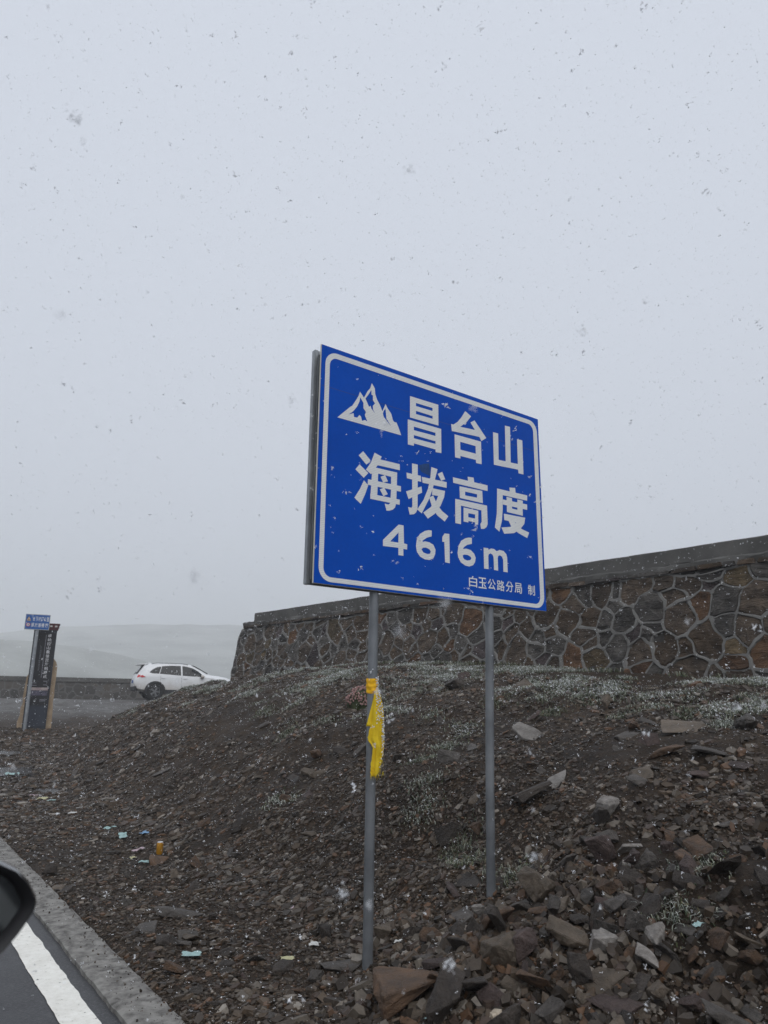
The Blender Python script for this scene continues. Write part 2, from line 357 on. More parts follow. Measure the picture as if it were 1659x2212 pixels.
def bump(nt, b, h, strength, dist):
    n = nt.nodes.new('ShaderNodeBump'); n.inputs['Strength'].default_value = strength; n.inputs['Distance'].default_value = dist
    nt.links.new(h, n.inputs['Height']); nt.links.new(n.outputs[0], b.inputs['Normal'])
def coords(nt, which='Object'):
    if which == 'World': return nt.nodes.new('ShaderNodeNewGeometry').outputs['Position']
    return nt.nodes.new('ShaderNodeTexCoord').outputs[which]
def nmat(name, c1, c2, scale=4, rough=.6, bstr=.4, bdist=.02, bscale=None, metal=0., which='Object', vary=0., spec=.28, lo=.3, hi=.7, c3=None, strata=False):
    m, nt, b, out = new_mat(name)
    v = coords(nt, which)
    f = nz(nt, v, scale)
    stops = [(lo, c1), (hi, c2)] if c3 is None else [(lo, c1), ((lo + hi) / 2, c2), (hi, c3)]
    c = ramp(nt, f, stops)
    if vary:
        oi = nt.nodes.new('ShaderNodeObjectInfo')
        k = mrange(nt, oi.outputs['Random'], 0, 1, 1 - vary, 1 + vary)
        hsv = nt.nodes.new('ShaderNodeHueSaturation'); nt.links.new(k, hsv.inputs['Value']); nt.links.new(c, hsv.inputs['Color']); c = hsv.outputs[0]
    nt.links.new(c, b.inputs['Base Color'])
    b.inputs['Metallic'].default_value = metal
    b.inputs['Specular IOR Level'].default_value = spec
    nt.links.new(mrange(nt, nz(nt, v, scale * 2.3), .2, .8, max(rough - .15, .03), min(rough + .15, 1)), b.inputs['Roughness'])
    if strata:
        mp = nt.nodes.new('ShaderNodeMapping'); nt.links.new(v, mp.inputs[0]); mp.inputs['Scale'].default_value = (1, 1, 4.5); mp.inputs['Rotation'].default_value = (.12, .08, 0)
        v = mp.outputs[0]
    if bstr: bump(nt, b, nz(nt, v, bscale or scale * 4, 8, .65), bstr, bdist)
    return m
def plain(name, c, rough=.5, metal=0., spec=.5, coat=0.):
    m, nt, b, out = new_mat(name)
    v = coords(nt)
    k = ramp(nt, nz(nt, v, 9, 5), [(.25, tuple(x * .88 for x in c)), (.75, tuple(min(1, x * 1.1) for x in c))])
    nt.links.new(k, b.inputs['Base Color'])
    b.inputs['Roughness'].default_value = rough; b.inputs['Metallic'].default_value = metal
    b.inputs['Specular IOR Level'].default_value = spec; b.inputs['Coat Weight'].default_value = coat
    return m
def tinted(name, rough=.55, bstr=.4, bscale=40, bdist=.01, trans=0.):
    m, nt, b, out = new_mat(name)
    a = nt.nodes.new('ShaderNodeAttribute'); a.attribute_name = 'tint'
    v = coords(nt, 'World')
    k = ramp(nt, nz(nt, v, bscale * .6, 5), [(.25, (.72, .72, .72)), (.75, (1.2, 1.2, 1.2))])
    nt.links.new(mixc(nt, 1.0, a.outputs['Color'], k, 'MULTIPLY'), b.inputs['Base Color'])
    b.inputs['Roughness'].default_value = rough; b.inputs['Specular IOR Level'].default_value = .25
    if bstr: bump(nt, b, nz(nt, v, bscale, 6), bstr, bdist)
    return m

ROCKM = {
    'g': nmat('rock_grey', (.052, .046, .041), (.115, .102, .091), 3.5, .55, .85, .04, 8, vary=.22),
    'd': nmat('rock_dark', (.026, .021, .018), (.066, .054, .045), 3.5, .55, .85, .04, 8, vary=.22),
    'r': nmat('rock_rust', (.046, .033, .025), (.098, .062, .040), 3.0, .58, .85, .04, 8, vary=.22, c3=(.14, .082, .048)),
    'p': nmat('rock_purple', (.046, .033, .030), (.098, .071, .063), 3.5, .55, .85, .04, 8, vary=.2),
    't': nmat('rock_tan', (.056, .044, .032), (.125, .098, .073), 3.5, .55, .6, .03, 9, vary=.2),
    'l': nmat('rock_light', (.12, .108, .096), (.26, .24, .22), 4, .55, .55, .03, 9, vary=.15),
    'w': nmat('rock_cream', (.30, .24, .17), (.62, .54, .43), 5, .6, .4, .02, 12),
}
M_SHARD = tinted('shale_chips', .5, .4, 60, .006)
M_GRASS = tinted('grass_blades', .7, 0)
M_CONC = nmat('weathered_concrete', (.070, .068, .064), (.125, .121, .114), 2.2, .75, .35, .012, 30)
M_MORTAR = nmat('cement_pointing', (.105, .102, .096), (.19, .185, .175), 3.0, .78, .5, .01, 30)
M_CORE = nmat('wall_bed_mortar', (.035, .032, .029), (.07, .065, .06), 4, .8, .6, .02, 18)
M_KERB = nmat('kerb_concrete', (.05, .046, .042), (.17, .162, .15), 14, .8, .8, .012, 70, lo=.27, hi=.6, c3=(.27, .26, .24))
M_GALV = nmat('galvanised_steel', (.22, .235, .25), (.40, .42, .44), 3, .42, .15, .004, 30, metal=.55)
M_GALVD = nmat('dull_steel_tube', (.11, .118, .128), (.25, .265, .28), 2.5, .45, .2, .003, 24, metal=.35)
M_ALU = nmat('aluminium_edge', (.36, .36, .34), (.56, .56, .53), 6, .45, .15, .003, 40, metal=.4)
M_BOARD_EDGE = plain('board_edge_cream', (.62, .60, .54), .6)
M_DARKBACK = plain('board_back_dark', (.06, .06, .06), .7)
M_RUBBER = plain('black_rubber', (.012, .012, .013), .75)
M_BLACKPL = plain('black_plastic', (.014, .014, .016), .55)
M_GLOSSBK = plain('gloss_black_paint', (.008, .009, .012), .12, coat=.6)
M_WHITEPAINT, nt, b, out = new_mat('dusty_white_paint')
_v = coords(nt); _s = nt.nodes.new('ShaderNodeSeparateXYZ'); nt.links.new(_v, _s.inputs[0])
_n = nt.nodes.new('ShaderNodeMath'); _n.operation = 'MULTIPLY_ADD'; nt.links.new(nz(nt, _v, 3.5, 6), _n.inputs[0]); _n.inputs[1].default_value = -.55; nt.links.new(_s.outputs[2], _n.inputs[2])
nt.links.new(mixc(nt, mrange(nt, _n.outputs[0], .0, .55, .75, 0.), (.72, .725, .73), (.36, .31, .25)), b.inputs['Base Color'])   # mud splashed up from the road
b.inputs['Roughness'].default_value = .3
M_GLASSDK = plain('dark_car_glass', (.008, .009, .011), .12, spec=.3)
M_RED = plain('red_lens', (.55, .018, .02), .25, coat=.4)
M_LENS = plain('clear_lens', (.62, .64, .66), .2)
M_ALLOY = plain('alloy_wheel', (.22, .225, .23), .4, metal=.7)
M_SNOWM, _nt, _b, _o = new_mat('snow')
_b.inputs['Base Color'].default_value = (.93, .94, .96, 1); _b.inputs['Roughness'].default_value = .9
_b.inputs['Specular IOR Level'].default_value = .1
_tr = _nt.nodes.new('ShaderNodeBsdfTranslucent'); _tr.inputs[0].default_value = (.9, .92, .95, 1)
_mx = _nt.nodes.new('ShaderNodeMixShader'); _mx.inputs[0].default_value = .4
_nt.links.new(_b.outputs[0], _mx.inputs[1]); _nt.links.new(_tr.outputs[0], _mx.inputs[2]); _nt.links.new(_mx.outputs[0], _o.inputs[0])

# ------------------------------------------------------------------ ground sheet
def axis(segs):
    out = []
    for a, b, st in segs:
        out.append(np.arange(a, b, st))
    return np.unique(np.concatenate(out))
gx = axis([(-900, -100, 100), (-100, -12, 11), (-12, 1.2, .9), (1.3, 1.75, .04), (1.75, 9, .065), (9, 13, .13), (13, 30, 1.2), (30, 110, 10), (110, 1001, 90)])
gy = axis([(-300, -40, 40), (-40, -3, 4), (-3, 1.5, .2), (1.5, 13, .065), (13, 24, .1), (24, 50, .3), (50, 130, 6), (130, 1001, 80)])
GX, GY = np.meshgrid(gx, gy)
GZ = height(GX, GY)
nx_, ny_ = len(gx), len(gy)
gv = np.stack([GX, GY, GZ], -1).reshape(-1, 3)
ii = (np.arange(ny_ - 1)[:, None] * nx_ + np.arange(nx_ - 1)[None]).ravel()
gl = np.stack([ii, ii + 1, ii + nx_ + 1, ii + nx_], 1)
m, nt, b, out = new_mat('stony_soil')
pos = coords(nt, 'World')
sep = nt.nodes.new('ShaderNodeSeparateXYZ'); nt.links.new(pos, sep.inputs[0])
n1 = nz(nt, pos, 1.1, 6); n2 = nz(nt, pos, 7, 8, .7); n3 = nz(nt, pos, 45, 6, .7)
soil = ramp(nt, n2, [(.30, (.018, .0125, .008)), (.5, (.040, .029, .020)), (.72, (.080, .060, .042))])
patch = ramp(nt, n1, [(.35, (.72, .68, .64)), (.65, (1.25, 1.16, 1.04))])
soil = mixc(nt, 1.0, soil, patch, 'MULTIPLY')
grit = ramp(nt, n3, [(.34, (.5, .5, .52)), (.6, (1.25, 1.22, 1.2)), (.75, (1.9, 1.85, 1.8))])
soil = mixc(nt, .8, soil, grit, 'MULTIPLY')
track_c = ramp(nt, nz(nt, pos, 2.6, 7), [(.3, (.085, .082, .078)), (.7, (.20, .195, .188))])
tm = mrange(nt, sep.outputs[1], 28.0, 31.5)
tm2 = mixc(nt, 1.0, tm, ramp(nt, nz(nt, pos, .8, 4), [(.25, (.45, .45, .45)), (.6, (1, 1, 1))]), 'MULTIPLY')
soil = mixc(nt, tm2, soil, track_c)
far_c = ramp(nt, nz(nt, pos, .05, 6), [(.3, (.13, .135, .11)), (.7, (.25, .255, .225))])
soil = mixc(nt, mrange(nt, sep.outputs[1], 48, 54), soil, far_c)
nt.links.new(soil, b.inputs['Base Color'])
nt.links.new(mrange(nt, n2, .3, .75, .45, .85), b.inputs['Roughness'])
b.inputs['Specular IOR Level'].default_value = .2
hb = nt.nodes.new('ShaderNodeMath'); hb.operation = 'MULTIPLY_ADD'
nt.links.new(n3, hb.inputs[0]); hb.inputs[1].default_value = .35; nt.links.new(n2, hb.inputs[2])
bump(nt, b, hb.outputs[0], 1.0, .09)
g = big_mesh('ground', gv, gl.ravel(), np.arange(len(gl)) * 4, None, m)
g.data.polygons.foreach_set('use_smooth', [True] * len(g.data.polygons))
tag(g, 'dark brown stony soil bank and gravel shoulder beside the road', kind='structure')

# ------------------------------------------------------------------ road, edge line, kerb
def strip(name, x0, x1, ys, z, m, nx=2, jit=0., zj=0., skirt=None):
    V, Fc = [], []
    xs = np.linspace(x0, x1, nx)
    if skirt is not None: xs = np.concatenate([[x0 - .004], xs, [x1 + .004]])
    n = len(xs)
    for j, y in enumerate(ys):
        bz = float(base_z(y)); e0 = jit * float(fbm(y * 9, 3.3, 55, 3)); e1 = jit * float(fbm(y * 9, 8.7, 77, 3))
        for i, x in enumerate(xs):
            lo = skirt is not None and (i == 0 or i == n - 1)
            t = (x - x0) / (x1 - x0)
            xx = x + (e0 if t < .3 else e1 if t > .7 else 0)
            zz = bz + (skirt if lo else z + zj * float(fbm(x * 14, y * 14, 91, 3)) - (.008 if skirt is not None and i in (1, n - 2) else 0))
            V.append((xx, y, zz))
    for j in range(len(ys) - 1):
        for i in range(n - 1):
            k = j * n + i; Fc.append((k, k + 1, k + n + 1, k + n))
    return mesh(name, V, Fc, m, smooth=True, sharp=50)
m, nt, b, out = new_mat('wet_asphalt')
pos = coords(nt, 'World')
a1 = nz(nt, pos, 55, 6, .75); a2 = nz(nt, pos, 2.4, 5)
c = ramp(nt, a1, [(.32, (.012, .012, .014)), (.55, (.042, .042, .045)), (.74, (.13, .13, .13))])
c = mixc(nt, .7, c, ramp(nt, a2, [(.3, (.6, .6, .6)), (.7, (1.35, 1.33, 1.3))]), 'MULTIPLY')
nt.links.new(c, b.inputs['Base Color']); nt.links.new(mrange(nt, a2, .3, .7, .35, .6), b.inputs['Roughness'])
bump(nt, b, a1, .6, .006)
ys_r = np.concatenate([np.arange(-30, 1, 3.), np.arange(1, 60, .5)])
tag(strip('road', -7.2, 1.33, ys_r, 0.0, m, 6), kind='structure')
m, nt, b, out = new_mat('road_paint')
pos = coords(nt, 'World')
p1 = nz(nt, pos, 26, 7, .72); p2 = nz(nt, pos, 5, 4)
c = ramp(nt, p1, [(.335, (.05, .05, .05)), (.375, (.76, .74, .67)), (.7, (.90, .885, .83))])
c = mixc(nt, .55, c, ramp(nt, p2, [(.3, (.8, .79, .77)), (.6, (1, 1, 1))]), 'MULTIPLY')
nt.links.new(c, b.inputs['Base Color']); b.inputs['Roughness'].default_value = .6
bump(nt, b, p1, .3, .003)
tag(strip('edge_line', 1.05, 1.215, np.concatenate([np.arange(-30, 2.5, 1.), np.arange(2.5, 12, .02), np.arange(12, 60, .6)]), .004, m, 4, jit=.012), kind='structure')
tag(strip('kerb', 1.305, 1.545, np.concatenate([np.arange(-30, 2.5, 1.), np.arange(2.5, 13, .045), np.arange(13, 60, .6)]), .03, M_KERB, 9, jit=.014, zj=.005, skirt=-.07), kind='structure')

# ------------------------------------------------------------------ hills in the snowfall
M_HILL = nmat('snow_dusted_hillside', (.10, .105, .085), (.34, .35, .32), .02, .9, .6, 3.0, .12, which='World', lo=.3, hi=.62)
def hill(name, xs, ys, fn):
    X, Y = np.meshgrid(xs, ys); Z = fn(X, Y); n = len(xs)
    k = (np.arange(len(ys) - 1)[:, None] * n + np.arange(n - 1)[None]).ravel()
    o = big_mesh(name, np.stack([X, Y, Z], -1).reshape(-1, 3), np.stack([k, k + 1, k + n + 1, k + n], 1).ravel(), np.arange(len(k)) * 4, None, M_HILL)
    o.data.polygons.foreach_set('use_smooth', [True] * len(o.data.polygons))
    return tag(o, kind='structure')
HS = 3.0
def far_hill(X, Y):
    X, Y = X / HS, Y / HS
    ridge = np.interp(X, [-300, -60, 38, 56, 90, 125, 200, 320, 520], [6, 14, 23.5, 27.2, 31, 33.5, 38, 40, 26])
    prof = np.interp(Y, [100, 130, 170, 230, 300, 345, 480], [-12.5, -9, 0, .55, 1, 1.0, .2])
    z = np.where(Y < 170, np.interp(Y, [100, 170], [-13, 3]), 3 + (ridge - 3) * np.interp(Y, [170, 230, 300, 345, 480], [0, .52, 1, .98, .1]))
    return 1.55 * (1 - HS) + HS * (z + 1.6 * fbm(X * .02, Y * .02, 4, 4) * sstep(120, 200, Y) + .5 * fbm(X * .12, Y * .12, 14, 3))
def near_spur(X, Y):
    X, Y = X / HS, Y / HS
    ridge = np.interp(X, [-200, -40, 10, 22, 36, 52, 66, 90], [17, 15.5, 14.8, 14.2, 12.4, 9.6, 5.5, -10])
    z = -12.5 + (ridge + 12.5) * np.interp(Y, [86, 120, 160, 180, 240], [0, .55, 1, .97, 0])
    return 1.55 * (1 - HS) + HS * (z + 1.0 * fbm(X * .05, Y * .05, 8, 4) - 1.0)
hill('far_hillside', np.arange(-300, 521, 6.) * HS, np.arange(100, 481, 5.) * HS, far_hill)
hill('near_spur', np.arange(-200, 91, 3.) * HS, np.arange(86, 241, 3.) * HS, near_spur)

# ------------------------------------------------------------------ altitude sign
M_BLUE = None
m, nt, b, out = new_mat('blue_reflective_sheet')
v = coords(nt)
k = ramp(nt, nz(nt, v, 1.3, 5), [(.3, (.0008, .062, .40)), (.7, (.0015, .080, .49))])
k = mixc(nt, .35, k, ramp(nt, nz(nt, v, 40, 4, .7), [(.3, (.8, .8, .8)), (.6, (1, 1, 1))]), 'MULTIPLY')
nt.links.new(k, b.inputs['Base Color']); b.inputs['Roughness'].default_value = .42; b.inputs['Specular IOR Level'].default_value = .08
M_BLUE = m
m, nt, b, out = new_mat('silver_reflective_vinyl')
v = coords(nt)
mp = nt.nodes.new('ShaderNodeMapping'); nt.links.new(v, mp.inputs[0]); mp.inputs['Scale'].default_value = (.06, 1, 1)
w = nt.nodes.new('ShaderNodeTexWave'); w.bands_direction = 'Z'; w.inputs['Scale'].default_value = 26; w.inputs['Distortion'].default_value = 1.2
nt.links.new(mp.outputs[0], w.inputs[0])
k = ramp(nt, w.outputs[1], [(.2, (.66, .68, .69)), (.8, (.78, .79, .79))])
k = mixc(nt, .5, k, ramp(nt, nz(nt, v, 14, 5), [(.3, (.85, .85, .85)), (.65, (1, 1, 1))]), 'MULTIPLY')
nt.links.new(k, b.inputs['Base Color']); b.inputs['Roughness'].default_value = .5
M_VINYL = m
SA = math.radians(2.6)
sign = empty('altitude_sign', (2.727, 4.088, 0), SA)
tag(sign, 'large blue altitude sign with silver lettering on two grey steel posts', 'sign')
BU0, BV0, BW, BH = -.508, 2.271, 2.2, 1.65
FY = -.055                              # front face of the board, local y
bm = bmesh.new(); box_bm(bm, Vector((BU0 + BW / 2, FY + .0085, BV0 + BH / 2)), (BW, .013, BH), .002)
panel = bm_obj('front_panel', bm, M_BOARD_EDGE, sign)
mesh('blue_face', [(BU0 + .003, FY, BV0 + .003), (BU0 + BW - .003, FY, BV0 + .003), (BU0 + BW - .003, FY, BV0 + BH - .003), (BU0 + .003, FY, BV0 + BH - .003)], [(0, 1, 2, 3)], M_BLUE, panel)
def rrect(x0, z0, x1, z1, r, n=8):
    p = []
    for cx, cz, a in ((x1 - r, z0 + r, -90), (x1 - r, z1 - r, 0), (x0 + r, z1 - r, 90), (x0 + r, z0 + r, 180)):
        for i in range(n + 1):
            t = math.radians(a + 90 * i / n); p.append((cx + r * math.cos(t), cz + r * math.sin(t)))
    return p
decal('border_line', [rrect(BU0 + .036, BV0 + .019, BU0 + BW - .024, BV0 + BH - .037, .095), rrect(BU0 + .072, BV0 + .050, BU0 + BW - .072, BV0 + BH - .076, .06)], 'h', M_VINYL, panel, FY - .0012)
NAMES = {'mountain': 'mountain_emblem'}
for kname, (mode, polys) in GLYPHS.items():
    decal(NAMES.get(kname, 'character'), [[(a / 1000, c_ / 1000) for a, c_ in p] for p in polys], mode, M_VINYL, panel, FY - .0012, 1.0, (BU0, BV0))
xs0 = 0.838
for i, ch in enumerate('白玉公路分局'):
    text_decal('small_character', ch, (xs0 + i * .0975, 2.386, xs0 + i * .0975 + .084, 2.468), M_VINYL, panel, FY - .0012, .012)
text_decal('small_character', '制', (1.479, 2.385, 1.560, 2.468), M_VINYL, panel, FY - .0012, .012)
# taped-over grey patch above one character and panel seam
mesh('panel_seam', [(BU0 + .01, FY - .0006, 3.617), (BU0 + BW - .01, FY - .0006, 3.614), (BU0 + BW - .01, FY - .0006, 3.618), (BU0 + .01, FY - .0006, 3.621)], [(0, 1, 2, 3)], plain('seam_blue', (.004, .045, .24), .5), panel)
decal('bare_patch', [[(.352, 3.225), (.41, 3.25), (.458, 3.262), (.468, 3.165), (.43, 3.172), (.38, 3.18)]], 'u', nmat('scuffed_blue', (.012, .05, .17), (.02, .075, .24), 30, .7, 0), panel, FY - .0006)
# rear board with its channel frame
RY = .008
box('rear_panel', (BU0 + BW / 2, RY + .056, BV0 + BH / 2 - .008), (BW - .02, .012, BH - .03), M_DARKBACK, sign)
for nm, c_, s_ in (('frame_rail', (BU0 + .018, RY + .045, BV0 + BH / 2), (.03, .04, BH - .01)), ('frame_rail', (BU0 + BW - .02, RY + .045, BV0 + BH / 2), (.03, .04, BH - .01)),
                   ('frame_rail', (BU0 + BW / 2 - .01, RY + .045, BV0 + BH - .022), (BW - .08, .036, .03)), ('frame_rail', (BU0 + BW / 2 - .01, RY + .045, BV0 + .022), (BW - .08, .036, .03))):
    box(nm, c_, s_, M_GALV, sign, .004)
box('inner_channel', (BU0 + .034, RY + .010, BV0 + BH / 2 - .01), (.022, .020, BH - .08), M_GALVD, sign, .003)
for zc in (2.62, 3.1, 3.58):
    box('cross_rail', (BU0 + BW / 2, -.038, zc), (BW - .12, .012, .05), M_GALV, sign)
for px_, tx in ((0.0, .009), (1.043, .06)):
    zf = float(height(2.727 + px_ * math.cos(SA), 4.088 + px_ * math.sin(SA)))
    tube('post', [(px_, 0, zf - .25), (px_ + .3 * (tx), 0, 1.0), (px_ + tx, 0, 2.3), (px_ + tx * 1.3, 0, 3.85)], .0315, M_GALVD, sign, 20)

# ------------------------------------------------------------------ yellow scarf on the post
m, nt, b, out = new_mat('yellow_cloth')
v = coords(nt)
k = ramp(nt, nz(nt, v, 9, 6), [(.3, (.80, .56, .012)), (.7, (.93, .72, .03))])
nt.links.new(k, b.inputs['Base Color']); b.inputs['Roughness'].default_value = .85
mpp = nt.nodes.new('ShaderNodeMapping'); nt.links.new(v, mpp.inputs[0]); mpp.inputs['Scale'].default_value = (160, 160, 30)
bump(nt, b, nz(nt, mpp.outputs[0], 1, 4), .5, .003)
trn = nt.nodes.new('ShaderNodeBsdfTranslucent'); nt.links.new(k, trn.inputs[0])
mxs = nt.nodes.new('ShaderNodeMixShader'); mxs.inputs[0].default_value = .22
nt.links.new(b.outputs[0], mxs.inputs[1]); nt.links.new(trn.outputs[0], mxs.inputs[2]); nt.links.new(mxs.outputs[0], out.inputs[0])
M_CLOTH = m
M_CLOTHO = nmat('orange_yellow_wrap', (.68, .34, .01), (.86, .50, .02), 14, .85, .4, .004, 60)
SCZ = 1.652                            # height of the wrapped band
scarf = empty('yellow_scarf', (2.7310, 4.0890, SCZ), -math.radians(34))
tag(scarf, 'tattered yellow scarf knotted round the sign post, crusted with snow', 'scarf')
V, Fc = [], []
nr, ns = 15, 28
for j in range(nr):
    tz = j / (nr - 1)
    for i in range(ns):
        a = 2 * math.pi * i / ns
        r = .0345 + 1.0 * .0022 * math.sin(tz * 17 + 1.6 * math.sin(a + 1)) + .007 * mnoise.noise(Vector((math.cos(a) * 3, math.sin(a) * 3, tz * 6))) + .003 * math.sin(math.pi * tz)
        V.append((r * math.cos(a), r * math.sin(a), .052 - tz * .095 + .004 * math.sin(a)))
for j in range(nr - 1):
    for i in range(ns):
        Fc.append((j * ns + i, (j + 1) * ns + i, (j + 1) * ns + (i + 1) % ns, j * ns + (i + 1) % ns))
mesh('wrap', V, Fc, M_CLOTHO, scarf, smooth=True)
# hanging tail: left/right outline in local x for falling z
zl = [-.03, -.06, -.10, -.15, -.20, -.26, -.32, -.37, -.40, -.44, -.50, -.56, -.62, -.64]
xl = [.020, .012, .014, .012, .010, .004, -.012, -.022, -.016, .012, .006, .002, .000, .012]
xr = [.045, .052, .062, .070, .076, .080, .082, .082, .081, .079, .074, .064, .050, .036]
V, Fc = [], []
NC, NR = 15, 70
for j in range(NR + 1):
    z0 = -.03 - .61 * j / NR; z = z0
    a0 = float(np.interp(-z, [-q for q in zl], xl)); a1 = float(np.interp(-z, [-q for q in zl], xr))
    a0 += .004 * mnoise.noise(Vector((1, z * 30, 0))) + .003 * mnoise.noise(Vector((1, z * 110, 4)))
    a1 += .004 * mnoise.noise(Vector((7, z * 36, 0))) + .003 * mnoise.noise(Vector((3, z * 120, 4)))
    for i in range(NC + 1):
        t = i / NC
        y = -.056 - .011 * math.sin(t * 8 + z * 6) * min(1, -z * 6) * (.4 + .8 * t) - .012 * mnoise.noise(Vector((t * 3, z * 9, 2))) - .004 * math.sin(t * 21 + z * 14 + 2 * mnoise.noise(Vector((t * 2, z * 6, 5)))) + .02 * t
        V.append((a0 + (a1 - a0) * t, y, (z + .03 * mnoise.noise(Vector((t * 6, 3, 1))) * (j / NR)) * .86))
for j in range(NR):
    for i in range(NC):
        k_ = j * (NC + 1) + i; Fc.append((k_, k_ + NC + 1, k_ + NC + 2, k_ + 1))
tail = mesh('hanging_tail', V, Fc, M_CLOTH, scarf, smooth=True)
sol = tail.modifiers.new('thickness', 'SOLIDIFY'); sol.thickness = .0025
V, Fc = [], []
for k_ in range(46):                    # frayed threads along the lower hem and edges
    t = random.random()
    x0 = -.004 + .048 * t if k_ < 22 else .078 - .03 * random.random(); z0 = -.535 if k_ < 22 else random.uniform(-.54, -.40)
    y0 = -.058; dx, dz = random.uniform(-.008, .012), -random.uniform(.012, .045)
    b0 = len(V); V += [(x0, y0, z0 + .01), (x0 + .0022, y0, z0 + .01), (x0 + dx, y0 + random.uniform(-.008, .008), z0 + dz)]; Fc.append((b0, b0 + 1, b0 + 2))
mesh('fringe', V, Fc, M_CLOTH, scarf)['kind'] = 'stuff'
V, Fc = [], []
for j in range(13):
    t = j / 12; z = -.085 - .165 * t
    for i in range(5):
        s = i / 4
        V.append((.018 - s * (.004 + .048 * t), -.042 - .006 * math.sin(s * 4 + t * 5), z + (.02 * s * (1 - t))))
for j in range(12):
    for i in range(4):
        k_ = j * 5 + i; Fc.append((k_, k_ + 5, k_ + 6, k_ + 1))
fl = mesh('loose_flap', V, Fc, M_CLOTH, scarf, smooth=True)
sol = fl.modifiers.new('thickness', 'SOLIDIFY'); sol.thickness = .002
bm = bmesh.new()
for k_ in range(260):
    z = -.62 + .68 * random.random() ** .62
    if z < -.03:
        a1 = float(np.interp(-z, [-q for q in zl], xr)); a0 = float(np.interp(-z, [-q for q in zl], xl))
        spread = .7 if -.27 < z < -.06 else .16
        x = a1 - (a1 - a0) * spread * random.random() ** 1.6; t = (x - a0) / max(a1 - a0, .01)
        y = -.062 - .010 * math.sin(t * 8 + z * 6) + .02 * t + random.uniform(-.004, .004)
    else:
        a = random.uniform(-.9, .5); x = .040 * math.cos(a); y = .040 * math.sin(a) - .003
    r = random.uniform(.002, .0058)
    bmesh.ops.create_icosphere(bm, subdivisions=1, radius=r, matrix=Matrix.Translation((x, y, z * .86 if z < -.03 else z)) @ Matrix.Diagonal((1.1, .8, random.uniform(.6, 1.1), 1)))
bm_obj('snow_crust', bm, M_SNOWM, scarf, smooth=True)['kind'] = 'stuff'

# ------------------------------------------------------------------ rubble masonry wall
ZF0, ZF1 = 1.45, 3.73                 # rubble face
def wall_pt(s, z, o):
    q = WA + WD * s + WN * (o + (3.95 - z) * BATTER)
    return (q[0] - WA[0], q[1] - WA[1], z - 2.0)
wall = empty('rubble_stone_wall', (WA[0], WA[1], 2.0))
tag(wall, 'long battered wall of brown rubble stones with raised grey mortar joints and concrete coping', 'wall')
S0, S1 = -.60, 21.5
# core
def ext(name, prof, s0, s1, m, ns=2, jz=0., parent=wall, step=None):
    """prof: list of (offset, z) ring swept along the wall"""
    V, Fc = [], []; n = len(prof)
    ss = np.linspace(s0, s1, ns)
    for si, s in enumerate(ss):
        for pi, (o, z) in enumerate(prof):
            q = WA + WD * s + WN * o
            j1 = jz * float(fbm(s * 3.1, pi * 3.7, 61, 3)); j2 = jz * float(fbm(s * 3.1, pi * 3.7, 71, 3))
            V.append((q[0] - WA[0] + WN[0] * j1, q[1] - WA[1] + WN[1] * j1, z - 2.0 + j2))
    for i in range(ns - 1):
        for k_ in range(n):
            Fc.append((i * n + k_, i * n + (k_ + 1) % n, (i + 1) * n + (k_ + 1) % n, (i + 1) * n + k_))
    Fc.append(tuple(range(n))[::-1]); Fc.append(tuple(range((ns - 1) * n, ns * n)))
    bm = bmesh.new(); bv = [bm.verts.new(p) for p in V]
    for f in Fc: bm.faces.new([bv[i] for i in f])
    bmesh.ops.recalc_face_normals(bm, faces=bm.faces)
    return bm_obj(name, bm, m, parent)
ext('wall_core', [((3.95 - ZF0) * BATTER - .035, ZF0), ((3.95 - 3.82) * BATTER - .035, 3.82), (-.80, 3.82), (-.95, ZF0)], S0 + .03, S1, M_CORE)
ext('coping', [(-.02, 3.93), (-.015, 4.185), (-.03, 4.2), (-.60, 4.2), (-.62, 3.93)], 0.0, S1, M_CONC, 220, .014)
ext('coping_bed', [(.045, 3.80), (.05, 3.905), (.03, 3.93), (-.70, 3.93), (-.70, 3.80)], S0 + .05, S1, M_CONC, 260, .05)
# thin flat stones squeezed under the coping
STM = [nmat('wall_stone_%s' % n_, a_, b_, 4.2, .6, 1.0, .06, 7, vary=.3, c3=c_, lo=.27, hi=.72, strata=True) for n_, a_, b_, c_ in (
    ('slate', (.026, .023, .021), (.058, .052, .047), (.095, .087, .078)), ('brown', (.030, .022, .017), (.066, .049, .036), (.108, .080, .058)),
    ('umber', (.026, .019, .014), (.062, .042, .027), (.10, .068, .042)), ('rust', (.04, .023, .014), (.088, .047, .025), (.13, .072, .036)),
    ('violet', (.028, .022, .022), (.058, .045, .045), (.09, .07, .068)), ('ochre', (.045, .034, .02), (.095, .068, .038), (.14, .10, .055)))]
STW = [.31, .33, .18, .06, .07, .05]
s = S0 + .1
while s < S1 - .3:
    L = random.uniform(.22, .6)
    x0, x1 = s, s + L - .03; z0 = 3.765 + random.uniform(-.01, .01); z1 = z0 + random.uniform(.05, .085); d = random.uniform(.045, .085)
    pts = [(x0, z0), (x1, z0 + random.uniform(-.01, .01)), (x1 - random.uniform(0, .04), z1), (x0 + random.uniform(0, .04), z1)]
    V = [wall_pt(a, z, -.05) for a, z in pts] + [wall_pt(a + random.uniform(-.01, .01), z + random.uniform(-.006, .006), d + random.uniform(-.02, .02)) for a, z in pts]
    mesh('ledge_stone', V, [(4, 5, 6, 7), (0, 4, 7, 3), (1, 2, 6, 5), (0, 1, 5, 4), (3, 7, 6, 2)], random.choices(STM, STW)[0], wall)
    s += L
